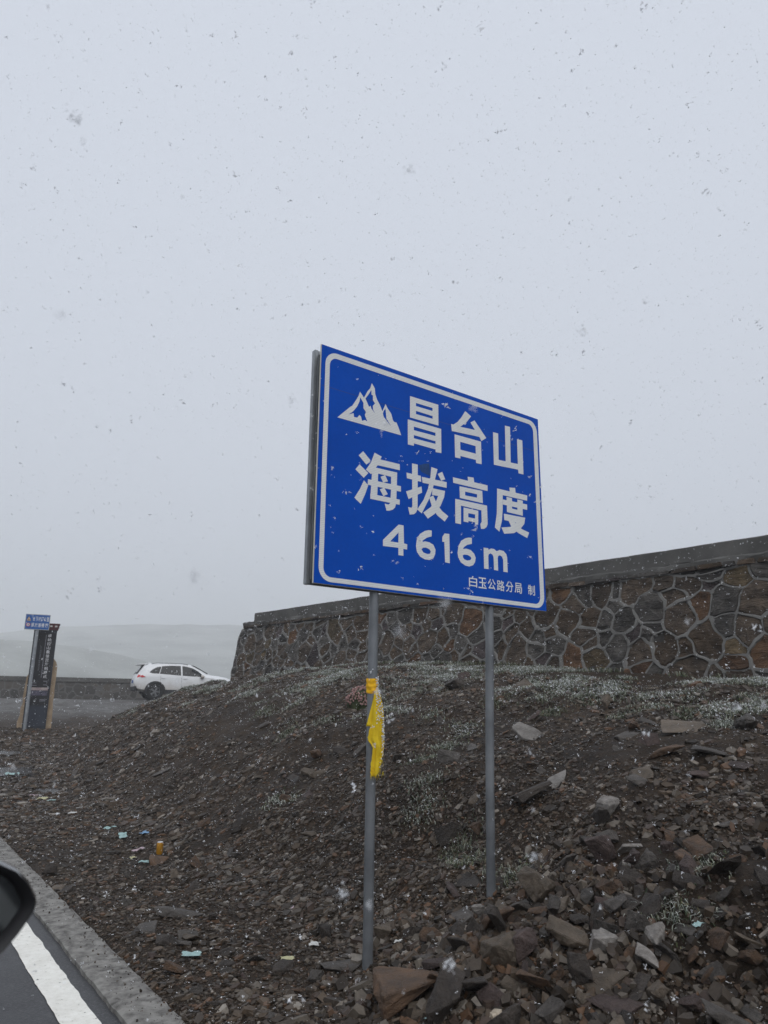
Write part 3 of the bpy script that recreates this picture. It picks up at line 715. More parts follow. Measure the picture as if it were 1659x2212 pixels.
# irregular cells: uneven courses of stones with very different sizes
sites, wgt = [], []
cand = 0
while cand < 9000:
    cand += 1
    q = (random.uniform(S0, S1), random.uniform(ZF0, ZF1)); rr = random.choice((.15, .19, .23, .28, .34))
    if all(((q[0] - a) / 1.25) ** 2 + (q[1] - c_) ** 2 > (.5 * (rr + r2) * 1.28) ** 2 for (a, c_), r2 in zip(sites, wgt)):
        sites.append(q); wgt.append(rr)
ST = np.array(sites); PWR = np.array(wgt) ** 2 * .9
def clip(poly, mid, nrm, tagk):
    out = []
    n = len(poly)
    for i in range(n):
        (p, e), (q, _) = poly[i], poly[(i + 1) % n]
        dp = (p - mid) @ nrm; dq = (q - mid) @ nrm
        if dp <= 0:
            out.append((p, e))
            if dq > 0: out.append((p + (q - p) * dp / (dp - dq), tagk))
        elif dq <= 0:
            out.append((p + (q - p) * dp / (dp - dq), e))
    return out
def warp(p):
    return np.array([p[0] + .16 * float(fbm(p[0] * 2.1, p[1] * 2.1, 41, 3)), p[1] + .15 * float(fbm(p[0] * 2.1, p[1] * 2.1, 47, 3))])
def warp_edge(a, b):
    L = np.linalg.norm(b - a); n = max(1, int(L / .055))
    return [warp(a + (b - a) * i / n) for i in range(n + 1)]
mort_v, mort_f = [], []
junctions = {}
for i in range(len(ST)):
    poly = [(np.array(p), -1) for p in ((S0, ZF0), (S1, ZF0), (S1, ZF1), (S0, ZF1))]
    d2 = ((ST - ST[i]) ** 2).sum(1)
    for j in np.argsort(d2)[1:34]:
        dv = ST[j] - ST[i]; tt = .5 + (PWR[i] - PWR[j]) / (2 * (dv @ dv))
        poly = clip(poly, ST[i] + dv * tt, dv, int(j))
        if len(poly) < 3: break
    if len(poly) < 3: continue
    ring = []
    for k_ in range(len(poly)):
        a, e = poly[k_]; b_, _ = poly[(k_ + 1) % len(poly)]
        if np.linalg.norm(b_ - a) < 1e-4: continue
        pts = warp_edge(a, b_); ring += pts[:-1]
        for q in (a, b_): junctions[(round(q[0], 2), round(q[1], 2))] = warp(q)
        if e > i or e == -1:
            base = len(mort_v); hw0 = random.uniform(.016, .040); lift = random.uniform(.004, .022)
            for t, q in enumerate(pts):
                q0, q1 = pts[max(t - 1, 0)], pts[min(t + 1, len(pts) - 1)]
                tg = (q1 - q0) / max(np.linalg.norm(q1 - q0), 1e-6); nn = np.array([-tg[1], tg[0]])
                hw = hw0 * (1 + .9 * float(vnoise(q[0] * 7, q[1] * 9, 13)))
                for sg, up in ((-1.25, -.03), (-.62, lift), (.62, lift * .95), (1.25, -.03)):
                    w_ = q + nn * hw * sg
                    mort_v.append(wall_pt(w_[0], w_[1], up + .008 * float(vnoise(w_[0] * 14, w_[1] * 14, 19))))
            for t in range(len(pts) - 1):
                for c_ in range(3):
                    a_ = base + t * 4 + c_; mort_f.append((a_, a_ + 1, a_ + 5, a_ + 4))
    ring = np.array(ring); cen = ring.mean(0)
    if cen[1] < ZF0 + .12: continue
    # stone: boundary ring, shoulder ring, inner ring, centre
    n = len(ring)
    V = []
    tilt = np.array([random.uniform(-.10, .10), random.uniform(-.10, .10)]); bulge = random.uniform(-.012, .026)
    for sc_, dep in ((.985, -.045), (.93, -.012), (.84, bulge * .8), (.45, bulge)):
        for q in ring:
            w_ = cen + (q - cen) * sc_
            nzv = .055 * float(fbm(w_[0] * 4.0, w_[1] * 9.5, 23 + i % 7, 3)) if sc_ < .97 else 0
            V.append(wall_pt(w_[0], w_[1], dep + nzv + (tilt @ (w_ - cen)) * (sc_ < .95)))
    V.append(wall_pt(cen[0], cen[1], bulge + .02 * float(fbm(cen[0] * 4, cen[1] * 7, 23 + i % 7, 2))))
    Fc = []
    for r_ in range(3):
        for k_ in range(n):
            Fc.append((r_ * n + k_, r_ * n + (k_ + 1) % n, (r_ + 1) * n + (k_ + 1) % n, (r_ + 1) * n + k_))
    for k_ in range(n): Fc.append((3 * n + k_, 3 * n + (k_ + 1) % n, 4 * n))
    # flip so that faces look out of the wall
    Fc = [f[::-1] for f in Fc]
    mesh('stone', V, Fc, random.choices(STM, STW)[0], wall)
for q in junctions.values():
    base = len(mort_v); r0 = random.uniform(.030, .060)
    for rr, up in ((1.25, -.03), (.6, .013)):
        for a in range(8):
            t = a * math.pi / 4; mort_v.append(wall_pt(q[0] + r0 * rr * math.cos(t), q[1] + r0 * rr * math.sin(t), up + random.uniform(-.003, .003)))
    mort_v.append(wall_pt(q[0], q[1], .016))
    for a in range(8):
        mort_f.append((base + a, base + (a + 1) % 8, base + 8 + (a + 1) % 8, base + 8 + a)); mort_f.append((base + 8 + a, base + 8 + (a + 1) % 8, base + 16))
mj = mesh('mortar_joints', mort_v, mort_f, M_MORTAR, wall)
bm = bmesh.new(); bm.from_mesh(mj.data)
wn3 = Vector((WN[0], WN[1], BATTER)).normalized()
for f in bm.faces:
    f.normal_update()
    if f.normal.dot(wn3) < 0: f.normal_flip()
bm.to_mesh(mj.data); bm.free(); mj.data.update()

# ------------------------------------------------------------------ low wall at the lay-by
lw = empty('low_parapet_wall', (2.0, 43.5, 1.5), math.atan2(-4.0, 28.0))
tag(lw, 'low grey stone parapet wall with dark coping behind the white car', 'wall')
m, nt, b, out = new_mat('distant_rubble')
v = coords(nt)
vo = nt.nodes.new('ShaderNodeTexVoronoi'); vo.feature = 'DISTANCE_TO_EDGE'; vo.inputs['Scale'].default_value = 2.3; nt.links.new(v, vo.inputs['Vector'])
vc = nt.nodes.new('ShaderNodeTexVoronoi'); vc.inputs['Scale'].default_value = 2.3; nt.links.new(v, vc.inputs['Vector'])
sc_ = ramp(nt, vc.outputs['Color'], [(.1, (.035, .033, .031)), (.6, (.075, .068, .062)), (.9, (.10, .085, .07))])
k = mixc(nt, ramp(nt, vo.outputs['Distance'], [(.03, (1, 1, 1)), (.09, (0, 0, 0))]), sc_, (.11, .108, .104))
nt.links.new(k, b.inputs['Base Color']); b.inputs['Roughness'].default_value = .8
bump(nt, b, vo.outputs['Distance'], .6, .06)
def wavy_box(name, x0, x1, z0, z1, y0, y1, m, parent, step=.35, j=.02):
    xs = np.arange(x0, x1 + step, step); V, Fc = [], []
    for i, x in enumerate(xs):
        for k_, (y, z) in enumerate(((y0, z0), (y0, z1), (y1, z1), (y1, z0))):
            V.append((x, y + j * float(fbm(x * 1.3, k_ * 5.1, 31, 3)), z + (j * float(fbm(x * 1.1, k_ * 3.3, 37, 3)) if z == z1 else 0)))
    for i in range(len(xs) - 1):
        for k_ in range(4): Fc.append((i * 4 + k_, i * 4 + (k_ + 1) % 4, i * 4 + 4 + (k_ + 1) % 4, i * 4 + 4 + k_))
    Fc += [(3, 2, 1, 0), tuple(range(len(V) - 4, len(V)))]
    bm = bmesh.new(); bv = [bm.verts.new(p) for p in V]
    for f in Fc: bm.faces.new([bv[i] for i in f])
    bmesh.ops.recalc_face_normals(bm, faces=bm.faces)
    return bm_obj(name, bm, m, parent)
wavy_box('wall_body', -14, 16, -.6, .93, -.25, .25, m, lw)
wavy_box('coping', -14, 16, .935, 1.16, -.30, .30, M_CONC, lw)

# ------------------------------------------------------------------ scenic-spot pillar
M_CHAR = nmat('charcoal_metal', (.020, .023, .030), (.040, .045, .055), 3, .42, .1, .004, 30)
M_PANEL = plain('black_print', (.010, .010, .013), .5)
M_TAN = nmat('tan_cutout', (.30, .22, .145), (.42, .32, .22), 5, .7, .3, .008, 30)
M_CAPR = plain('dark_red_cap', (.085, .012, .015), .6)
M_WTXT = plain('white_print', (.62, .62, .64), .6)
M_GTXT = plain('grey_print', (.20, .20, .23), .6)
pz = float(height(4.72, 26.9))
pil = empty('scenic_spot_pillar', (4.76, 26.9, pz - .03), -math.radians(10))
tag(pil, 'tall charcoal pillar with white vertical characters and tan cut-out sides', 'pillar')
PW, PH = .70, 3.30
box('shaft', (0, 0, PH / 2 - .1), (PW, .26, PH + .1), M_CHAR, pil, .012)
box('text_panel', (.035, -.133, 1.93), (PW - .16, .012, 2.32), M_PANEL, pil)
zoff = .03
for i, ch in enumerate('卓纳拉山最佳云海拍摄点'):
    zc = 3.00 - i * .1335
    text_decal('character', ch, (.09, zc - .052, .20, zc + .058), M_WTXT, pil, -.1405, .015)
box('rule_line', (.035, -.1405, 2.33), (.018, .002, 1.40), M_GTXT, pil)
for i in range(13):
    zc = 2.62 - i * .062
    text_decal('small_character', '云海日出高原雪山草甸风光好'[i], (-.10, zc - .022, -.055, zc + .022), M_GTXT, pil, -.1405, .01)
box('picture_sky', (.035, -.1405, 1.27), (PW - .20, .002, .09), nmat('pale_print', (.26, .20, .22), (.42, .36, .33), 9, .6, 0), pil)
box('picture_peaks', (.035, -.1405, 1.14), (PW - .20, .002, .16), nmat('dusk_print', (.02, .02, .035), (.14, .13, .18), 9, .6, 0), pil)
for q in ((-.16, 1.46, .15), (.18, 1.52, .13), (.18, 1.40, .12), (-.14, 1.38, .14), (.16, .93, .18), (.16, .89, .18)):
    box('caption_line', (q[0], -.1405, q[1]), (q[2], .002, .022), M_GTXT, pil)
box('plinth_panel', (.02, -.133, .40), (PW - .12, .010, .62), nmat('blue_grey_sheet', (.03, .036, .05), (.045, .052, .07), 3, .5, 0), pil)
cap = box('cap', (0, 0, PH + .005), (PW + .10, .36, .10), M_CAPR, pil, .008)
box('cap_board', (0, 0, PH - .07), (PW + .06, .32, .07), M_CAPR, pil, .006)
box('cap_board', (0, 0, PH + .085), (PW + .14, .40, .04), M_CAPR, pil, .006)
for x in (-.30, -.15, 0, .15, .30):
    box('cap_block', (x, -.185, PH + .012), (.075, .012, .055), plain('cap_white', (.5, .48, .46), .6), cap)
lpro = [(0, .15), (.23, .165), (.44, .105), (.65, .11), (.83, .06), (1.0, .085), (1.3, .07), (1.65, .05), (1.75, .0)]
rpro = [(0, .175), (.6, .155), (.87, .13), (1.07, .148), (1.28, .135), (1.6, .142), (1.8, .142), (2.0, .138), (2.14, .10), (2.27, 0)]
prism('cut_out', [(-PW / 2 - w_, z) for z, w_ in lpro] + [(-PW / 2 + .06, 1.75), (-PW / 2 + .06, -.05), (-PW / 2 - .15, -.05)], .05, .10, M_TAN, pil)
prism('cut_out', [(PW / 2 - .06, -.05), (PW / 2 + .175, -.05)] + [(PW / 2 + w_, z) for z, w_ in rpro] + [(PW / 2 - .06, 2.27)], .05, .10, M_TAN, pil)

# small road sign in front of it
bsx, bsy = 4.40, 26.35
bz_ = float(height(bsx, bsy))
bs = empty('downhill_road_sign', (bsx, bsy, bz_), -math.radians(10))
tag(bs, 'small blue road sign with yellow triangle and red ring on a grey pole', 'sign')
tube('pole', [(0, 0, -.2), (0, 0, 3.45)], .052, M_GALV, bs, 14)
zc = 1.55 + (3.485 - 1.55) * 26.6 / 21 - bz_ - .03
BWs, BHs = .74, .50
sb = box('board', (-.02, -.075, zc), (BWs, .03, BHs), M_ALU, bs, .006)
box('bracket', (0, -.055, zc - .12), (.16, .02, .05), M_GALV, bs); box('bracket', (0, -.055, zc + .12), (.16, .02, .05), M_GALV, bs)
M_BLUE2 = plain('road_sign_blue', (.012, .095, .33), .5)
box('blue_face', (-.02, -.0905, zc), (BWs - .035, .003, BHs - .035), M_BLUE2, sb)
fy = -.094
for i, ch in enumerate(('长', '下', '坡', '17', '公', '里')):
    text_decal('character', ch, (-.17 + i * .083, zc + .03, -.17 + i * .083 + .072, zc + .17), M_WTXT, sb, fy, .02)
for i, ch in enumerate('请减速慢行'):
    text_decal('character', ch, (-.20 + i * .103, zc - .165, -.20 + i * .103 + .085, zc - .03), M_WTXT, sb, fy, .02)
decal('warning_triangle', [[(-.345, zc + .035), (-.225, zc + .035), (-.285, zc + .165)], [(-.315, zc + .052), (-.262, zc + .052), (-.272, zc + .10)]], 'h', plain('sign_yellow', (.62, .36, .02), .5), sb, fy)
def circ(cx, cz, r, n=24): return [(cx + r * math.cos(2 * math.pi * i / n), cz + r * math.sin(2 * math.pi * i / n)) for i in range(n)]
decal('limit_ring', [circ(-.285, zc - .095, .062), circ(-.285, zc - .095, .046)], 'h', plain('sign_red', (.42, .02, .03), .5), sb, fy)
decal('limit_disc', [circ(-.285, zc - .095, .046)], 'u', M_WTXT, sb, fy)
text_decal('limit_number', '20', (-.312, zc - .118, -.258, zc - .072), M_BLACKPL, sb, fy - .001, .03)

# ------------------------------------------------------------------ cars
def ip(x, xs, ys): return float(np.interp(x, xs, ys))
def make_suv(name, loc, heading, paint, mirror_z=1.06, mirror_out=.925, msc=1.0):
    """+X forward, z up, ground at 0"""
    root = empty(name, loc, heading)
    RX = [-2.26, -2.20, -2.02, -1.86, -1.5, -.8, -.2, .15, .45, .75, 1.02, 1.2, 1.6, 2.0, 2.22, 2.34, 2.38]
    RZ = [.86, 1.10, 1.36, 1.575, 1.645, 1.685, 1.675, 1.64, 1.53, 1.37, 1.22, 1.16, 1.125, 1.06, .97, .84, .62]
    def roof(x): return ip(x, RX, RZ)
    def belt(x): return min(ip(x, [-2.26, -1.9, -1.4, 0, 1.0, 1.3, 2.38], [.84, 1.12, 1.14, 1.06, 1.03, 1.02, .60]), roof(x) - .03)
    def sill(x): return ip(x, [-2.26, -2.1, -1.75, -.95, .95, 1.8, 2.2, 2.38], [.52, .42, .36, .30, .30, .32, .34, .42])
    def hw(x): return ip(x, [-2.26, -2.18, -2.0, -1.6, -1.1, 0, 1.2, 1.8, 2.1, 2.28, 2.38], [.70, .80, .87, .925, .92, .90, .925, .91, .83, .70, .52])
    def rhw(x): return min(ip(x, [-2.26, -2.0, -1.5, 0, .6, 1.0, 1.25, 2.38], [.66, .62, .64, .66, .68, .74, .82, .42]), hw(x) - .03)
    def side_y(x, z):
        zb, zr = belt(x), roof(x) - .07
        if z <= zb: return hw(x)
        return hw(x) * .985 + (rhw(x) - hw(x) * .985) * min(1, (z - zb) / max(zr - zb, .02))
    st = sorted(set(RX + [-1.2, -1.0, -.5, .0, .3, .6, .9, 1.4, 1.8, 2.1, -2.1, -1.7]))
    V, Fc = [], []
    for x in st:
        h_, rh, zs, zb, zr = hw(x), rhw(x), sill(x), belt(x), roof(x)
        half = [(h_ * .84, zs), (h_ * .97, zs + .07), (h_, zs + (zb - zs) * .45), (h_ * .995, zs + (zb - zs) * .78), (h_ * .985, zb), (rh, max(zr - .07, zb + .008)), (rh * .82, zr - .012), (rh * .4, zr + .006)]
        ring = [(-y, z) for y, z in half] + [(y, z) for y, z in reversed(half)]
        V += [(x, y, z) for y, z in ring]
    n = 16
    for i in range(len(st) - 1):
        for k_ in range(n): Fc.append((i * n + k_, i * n + (k_ + 1) % n, (i + 1) * n + (k_ + 1) % n, (i + 1) * n + k_))
    Fc += [tuple(range(n))[::-1], tuple(range((len(st) - 1) * n, len(st) * n))]
    bm = bmesh.new(); bv = [bm.verts.new(p) for p in V]
    for f in Fc: bm.faces.new([bv[i] for i in f])
    bmesh.ops.recalc_face_normals(bm, faces=bm.faces)
    body = bm_obj('body', bm, paint, root, smooth=True, sharp=32)
    def side_panel(nm, poly, s, m, parent, proud=.008, thick=.014):
        c_ = np.mean(poly, 0)
        V = [(x, s * (side_y(x, z) + proud), z) for x, z in poly] + [(x, s * (side_y(x, z) - thick), z) for x, z in poly]
        n = len(poly); V.append((c_[0], s * (side_y(c_[0], c_[1]) + proud), c_[1]))
        Fc = [(i, (i + 1) % n, 2 * n) for i in range(n)] + [(i, i + n, (i + 1) % n + n, (i + 1) % n) for i in range(n)]
        bm = bmesh.new(); bv = [bm.verts.new(p) for p in V]
        for f in Fc: bm.faces.new([bv[i] for i in f])
        bmesh.ops.recalc_face_normals(bm, faces=bm.faces)
        return bm_obj(nm, bm, m, parent)
    for s in (-1, 1):
        side_panel('side_window', [(-1.66, 1.22), (-1.50, 1.17), (-1.22, 1.165), (-1.12, 1.49), (-1.30, 1.47), (-1.50, 1.36)], s, M_GLASSDK, root)
        side_panel('side_window', [(-1.19, 1.16), (-.62, 1.125), (-.22, 1.10), (-.24, 1.545), (-.70, 1.545), (-1.09, 1.51)], s, M_GLASSDK, root)
        side_panel('side_window', [(-.15, 1.098), (.40, 1.07), (.86, 1.06), (.60, 1.30), (.32, 1.45), (-.02, 1.53), (-.17, 1.545)], s, M_GLASSDK, root)
        for hx in (-1.02, -.02):
            box('door_handle', (hx, s * (hw(hx) + .012), .965), (.19, .022, .028), paint, root, .008)
        for px in (-1.14, -.19, .93):
            side_panel('door_seam', [(px, .42), (px + .007, .42), (px + .007, 1.07), (px, 1.07)], s, M_BLACKPL, root, .0015, .005)
        side_panel('sill_cladding', [(-.95, .28), (.95, .28), (.98, .36), (.90, .44), (0, .45), (-.92, .45), (-.98, .36)], s, M_BLACKPL, root, .014, .05)
        # tail and head lamps
        side_panel('tail_lamp', [(-2.17, .98), (-1.98, .985), (-1.80, 1.00), (-1.92, 1.07), (-2.12, 1.115)], s, M_RED, root, .012, .05)
        side_panel('headlamp', [(1.96, .83), (2.24, .78), (2.22, .84), (2.0, .90)], s, M_LENS, root, .008, .04)
        for ax in (-1.35, 1.34):
            # arch lining, then the wheel
            V, Fc = [], []; K = 22
            for k_ in range(K + 1):
                a = math.radians(-14 + 208 * k_ / K)
                for r_, yy in ((.375, .0), (.47, .0), (.47, -.05), (.375, -.05)):
                    x = ax + r_ * math.cos(a); V.append((x, s * (hw(ax) + .018 + yy), .36 + r_ * math.sin(a)))
            for k_ in range(K):
                for c_ in range(4): Fc.append((k_ * 4 + c_, k_ * 4 + (c_ + 1) % 4, k_ * 4 + 4 + (c_ + 1) % 4, k_ * 4 + 4 + c_))
            mesh('wheel_arch', V, Fc, M_BLACKPL, root)
            tube('arch_liner', [(ax, s * (hw(ax) - .3), .37), (ax, s * (hw(ax) + .004), .37)], .385, M_RUBBER, root, 24)
            w_ = empty('wheel', (ax, s * (hw(ax) - .045), .355)); w_.parent = root
            prof = [(-.11, .22), (-.115, .30), (-.10, .345), (-.05, .355), (.05, .355), (.10, .345), (.115, .30), (.11, .22)]
            V, Fc = [], []; K = 28
            for k_ in range(K):
                a = 2 * math.pi * k_ / K
                V += [(r_ * math.cos(a), y_, r_ * math.sin(a)) for y_, r_ in prof]
            for k_ in range(K):
                for c_ in range(7):
                    a_, b_ = k_ * 8 + c_, ((k_ + 1) % K) * 8 + c_; Fc.append((a_, a_ + 1, b_ + 1, b_))
            bm = bmesh.new(); bv = [bm.verts.new(p) for p in V]
            for f in Fc: bm.faces.new([bv[i] for i in f])
            bmesh.ops.recalc_face_normals(bm, faces=bm.faces)
            bm_obj('tyre', bm, M_RUBBER, w_, smooth=True, sharp=40)
            bm = bmesh.new()
            for k_ in range(5):
                a = 2 * math.pi * k_ / 5
                for off in (-.16, .16):
                    rt = Matrix.Rotation(-(a + off * .5), 3, 'Y')
                    c_ = Vector((.135 * math.cos(a + off), s * .085, .135 * math.sin(a + off)))
                    box_bm(bm, c_, (.19, .03, .032), 0, rt)
            bmesh.ops.create_cone(bm, cap_ends=True, segments=16, radius1=.055, radius2=.045, depth=.05, matrix=Matrix.Translation((0, s * .088, 0)) @ Matrix.Rotation(math.pi / 2, 4, 'X'))
            for k_ in range(24):
                a = 2 * math.pi * k_ / 24
                box_bm(bm, Vector((.222 * math.cos(a), s * .085, .222 * math.sin(a))), (.026, .04, .062), 0, Matrix.Rotation(-a, 3, 'Y'))
            bm_obj('rim', bm, M_ALLOY, w_)
            tube('wheel_dish', [(0, s * .02, 0), (0, s * .05, 0)], .215, M_BLACKPL, w_, 20)
        # mirror: shell outline (y out, z) lofted backwards
        mr = empty('wing_mirror', (.70, s * mirror_out, mirror_z)); mr.parent = root; mr.scale = (msc, msc, msc)
        out_ = [(-.02, -.070), (.02, -.080), (.07, -.082), (.115, -.076), (.140, -.060), (.160, -.036), (.1795, -.006), (.182, .006), (.180, .016), (.165, .042), (.145, .062), (.118, .076), (.09, .083), (.05, .086), (.01, .084), (-.02, .078), (-.045, .05), (-.052, 0), (-.042, -.045)]
        cy, cz_ = .066, 0.0
        V, Fc = [], []; n2 = len(out_)
        rings = [(.80, -.004), (.84, -.022), (.97, -.030), (1.0, -.018), (1.0, .01), (.96, .05), (.86, .09), (.66, .122), (.35, .140)]
        for sc2, xx in rings:
            V += [(xx, s * (cy + (y - cy) * sc2), cz_ + (z - cz_) * sc2) for y, z in out_]
        for r_ in range(len(rings) - 1):
            for k_ in range(n2): Fc.append((r_ * n2 + k_, r_ * n2 + (k_ + 1) % n2, (r_ + 1) * n2 + (k_ + 1) % n2, (r_ + 1) * n2 + k_))
        Fc.append(tuple(range((len(rings) - 1) * n2, len(rings) * n2)))
        bm = bmesh.new(); bv = [bm.verts.new(p) for p in V]
        for f in Fc: bm.faces.new([bv[i] for i in f])
        bmesh.ops.recalc_face_normals(bm, faces=bm.faces)
        # inner bezel in matt plastic
        o_ = bm_obj('mirror_shell', bm, paint, mr, smooth=True, sharp=50)
        o_.data.materials.append(M_BLACKPL)
        for p_ in o_.data.polygons:
            if p_.index < 2 * n2: p_.material_index = 1
        g_ = [(-.006, s * (cy + (y - cy) * .81), z * .81) for y, z in out_]
        mesh('mirror_glass', g_ + [(-.006, s * cy, 0)], [(k_, (k_ + 1) % n2, n2) if s < 0 else ((k_ + 1) % n2, k_, n2) for k_ in range(n2)], M_MIRGL, mr)
        box('mirror_foot', (.05, -s * (.045 + (mirror_out - .925) / 2), -.045), (.09, .11 + mirror_out - .925, .05), M_BLACKPL, mr, .012)
        box('turn_lamp', (.002, s * .1755, -.004), (.030, .014, .020), M_LENS, mr, .004)
    # glass front and rear, spoiler, bumpers, roof fin, plate
    def cross_panel(nm, xs_, ws, lift, m):
        V, Fc = [], []
        for x, w_ in zip(xs_, ws):
            for t in (-1, -.5, 0, .5, 1):
                y = t * w_; V.append((x[0], y, x[1] + lift + (.012 if abs(t) < .9 else 0)))
        for i in range(len(xs_) - 1):
            for k_ in range(4): Fc.append((i * 5 + k_, i * 5 + k_ + 1, i * 5 + 6 + k_, i * 5 + 5 + k_))
        o_ = mesh(nm, V, Fc, m, root, smooth=True)
        sd_ = o_.modifiers.new('thickness', 'SOLIDIFY'); sd_.thickness = .012
        return o_
    cross_panel('windscreen', [(x, roof(x)) for x in (.32, .5, .7, .9, 1.04)], [rhw(x) * .88 for x in (.32, .5, .7, .9, 1.04)], .006, M_GLASSDK)
    cross_panel('rear_window', [(x - .006, roof(x)) for x in (-2.17, -2.08, -1.98, -1.90)], [rhw(x) * .92 for x in (-2.17, -2.08, -1.98, -1.90)], .008, M_GLASSDK)
    V = []
    prism('spoiler', [(-2.16, 1.555), (-2.15, 1.585), (-1.80, 1.64), (-1.70, 1.63), (-1.82, 1.575)], -.58, .58, paint, root)
    box('rear_bumper', (-2.17, 0, .50), (.20, 1.56, .24), M_BLACKPL, root, .04)
    box('front_bumper', (2.29, 0, .42), (.16, 1.35, .20), M_BLACKPL, root, .04)
    box('grille', (2.345, 0, .66), (.06, .9, .14), M_BLACKPL, root, .02)
    box('number_plate', (-2.268, 0, .80), (.012, .44, .14), plain('plate_blue', (.02, .08, .3), .5), root)
    prism('roof_fin', [(-1.62, 1.635), (-1.42, 1.65), (-1.60, 1.70), (-1.64, 1.70)], -.02, .02, paint, root)
    for s in (-1, 1):
        tube('roof_rail', [(-1.55, s * .60, 1.62), (-1.3, s * .61, 1.66), (-.2, s * .63, 1.66), (.1, s * .64, 1.61)], .016, M_BLACKPL if paint is M_GLOSSBK else M_ALLOY, root, 8)
    return root
M_MIRGL = plain('mirror_glass', (.06, .065, .07), .04, metal=.9)
hd = math.radians(90 - 100)
cx_, cy_ = 13.10, 36.72
suv = make_suv('parked_suv', (cx_, cy_, 1.56), hd, M_WHITEPAINT)
suv.scale = (1.05, 1.05, 1.05)
tag(suv, 'dusty white estate car parked in the lay-by before the low wall', 'car')
own = make_suv('roadside_car', (-1.0, .63, .012), math.pi / 2, M_GLOSSBK, 1.231, 1.104, .9)
tag(own, 'black car on the asphalt with its rounded wing mirror above the white edge line', 'car')

# ------------------------------------------------------------------ loose rocks, one object each
def rock_mesh(seed, dims, jag):
    r = random.Random(seed)
    bm = bmesh.new()
    for _ in range(r.randint(11, 15)):
        v = Vector((r.gauss(0, 1), r.gauss(0, 1), r.gauss(0, 1))).normalized()
        v = Vector(tuple(math.copysign(abs(c) ** .55, c) for c in v))
        bm.verts.new(Vector((v.x * dims[0], v.y * dims[1], v.z * dims[2])) * r.uniform(.42, .58))
    h = bmesh.ops.convex_hull(bm, input=bm.verts)
    bmesh.ops.delete(bm, geom=[g_ for g_ in h['geom_interior'] if isinstance(g_, bmesh.types.BMVert)], context='VERTS')
    bmesh.ops.dissolve_limit(bm, angle_limit=math.radians(12), verts=bm.verts, edges=bm.edges)
    bmesh.ops.bevel(bm, geom=list(bm.edges), offset=.018, segments=1, affect='EDGES', clamp_overlap=True)
    bmesh.ops.triangulate(bm, faces=bm.faces)
    for _ in range(2):
        bmesh.ops.subdivide_edges(bm, edges=[e for e in bm.edges if e.calc_length() > .13], cuts=1, use_grid_fill=False)
        bmesh.ops.triangulate(bm, faces=[f for f in bm.faces if len(f.verts) > 3])
    off = Vector((seed * 3.1, seed * 1.7, 0))
    for v in bm.verts:
        k = mnoise.noise(v.co * 3 + off) * .5 + mnoise.noise(v.co * 8 + off) * .35
        strat = math.floor(v.co.z * 14 + 2 * mnoise.noise(v.co * 2 + off)) % 2 * .4
        v.co += Vector((v.co.x, v.co.y, v.co.z * .6)).normalized() * (k - strat * .4) * jag
    me = bpy.data.meshes.new('rock'); bm.normal_update(); bm.to_mesh(me); bm.free()
    return me
SLAB = [rock_mesh(k, (1, random.uniform(.55, .8), random.uniform(.17, .30)), .05) for k in range(12)]
BLOCK = [rock_mesh(50 + k, (1, random.uniform(.65, .9), random.uniform(.5, .75)), .075) for k in range(9)]
RMESH = {}
CNAME = {'g': 'grey', 'd': 'dark brown', 'r': 'rust brown', 'p': 'purplish brown', 't': 'tan brown', 'l': 'pale grey', 'w': 'cream'}
SIGN2 = np.array([3.77, 4.14]); SIGN1 = np.array([2.727, 4.088])
def where(x, y, t):
    p = np.array([x, y])
    if np.linalg.norm(p - SIGN1) < .55: return 'by the foot of the scarf-tied sign post'
    if np.linalg.norm(p - SIGN2) < .6: return 'by the foot of the bare sign post'
    if y < 4.0 and x > 2.4: return 'in the rubble heap in front of the sign'
    if t > .62: return 'on the grassy crest under the stone wall'
    if t > .06: return 'on the steep soil bank'
    if x < 1.95: return 'along the concrete kerb'
    return 'on the flat gravel shoulder'
used_labels = {}
placed = []
def place_rock(x, y, w, asp, kind, colr, tilt=.25, spin=None, lift=0.):
    t = float(bank_t(x, y)); z = float(height(x, y))
    idx = random.randrange(12 if kind == 's' else 9)
    key = (kind, idx, colr)
    if key not in RMESH:
        me = (SLAB if kind == 's' else BLOCK)[idx].copy(); me.materials.append(ROCKM[colr]); RMESH[key] = me
    o = bpy.data.objects.new('flat_rock' if kind == 's' else 'rock', RMESH[key]); COL.objects.link(o)
    nn = Vector(normal(np.array(x), np.array(y))).lerp(Vector((0, 0, 1)), .25).normalized()
    nn = (nn + Vector((random.gauss(0, tilt), random.gauss(0, tilt), 0))).normalized()
    if kind == 's' and asp > .7: nn = (nn + Vector((-.5, -.7, -.15)) * min(1.3, asp)).normalized()     # slabs standing on edge show their face
    q = nn.to_track_quat('Z', 'Y') @ Matrix.Rotation(random.uniform(0, 6.28) if spin is None else spin, 3, 'Z').to_quaternion()
    o.rotation_mode = 'QUATERNION'; o.rotation_quaternion = q
    zs = random.uniform(.8, 1.2)
    o.scale = (w * 1.2, w * random.uniform(1.0, 1.25), w * zs * (1.15 if w < .3 else .75))
    th = (.24 if kind == 's' else .62) * w * zs
    o.location = (x, y, z + th * .36 + lift + (w * .16 if kind == 's' and asp > .7 else 0))
    size = 'large' if w > .24 else 'small' if w < .11 else 'mid-sized'
    up = q @ Vector((0, 0, 1)); att = 'flat-lying' if up.z > .93 else 'tilted' if up.z > .72 else 'upended'
    if kind != 's': att = 'chunky' if up.z > .85 else 'leaning'
    lab = '%s %s %s %s %s' % (size, att, CNAME[colr], 'shale slab' if kind == 's' else 'angular rock', where(x, y, t))
    tag(o, lab, 'rock', 'loose ' + ('slabs ' if kind == 's' else 'rocks ') + where(x, y, t))
    placed.append((x, y, w))
    return o
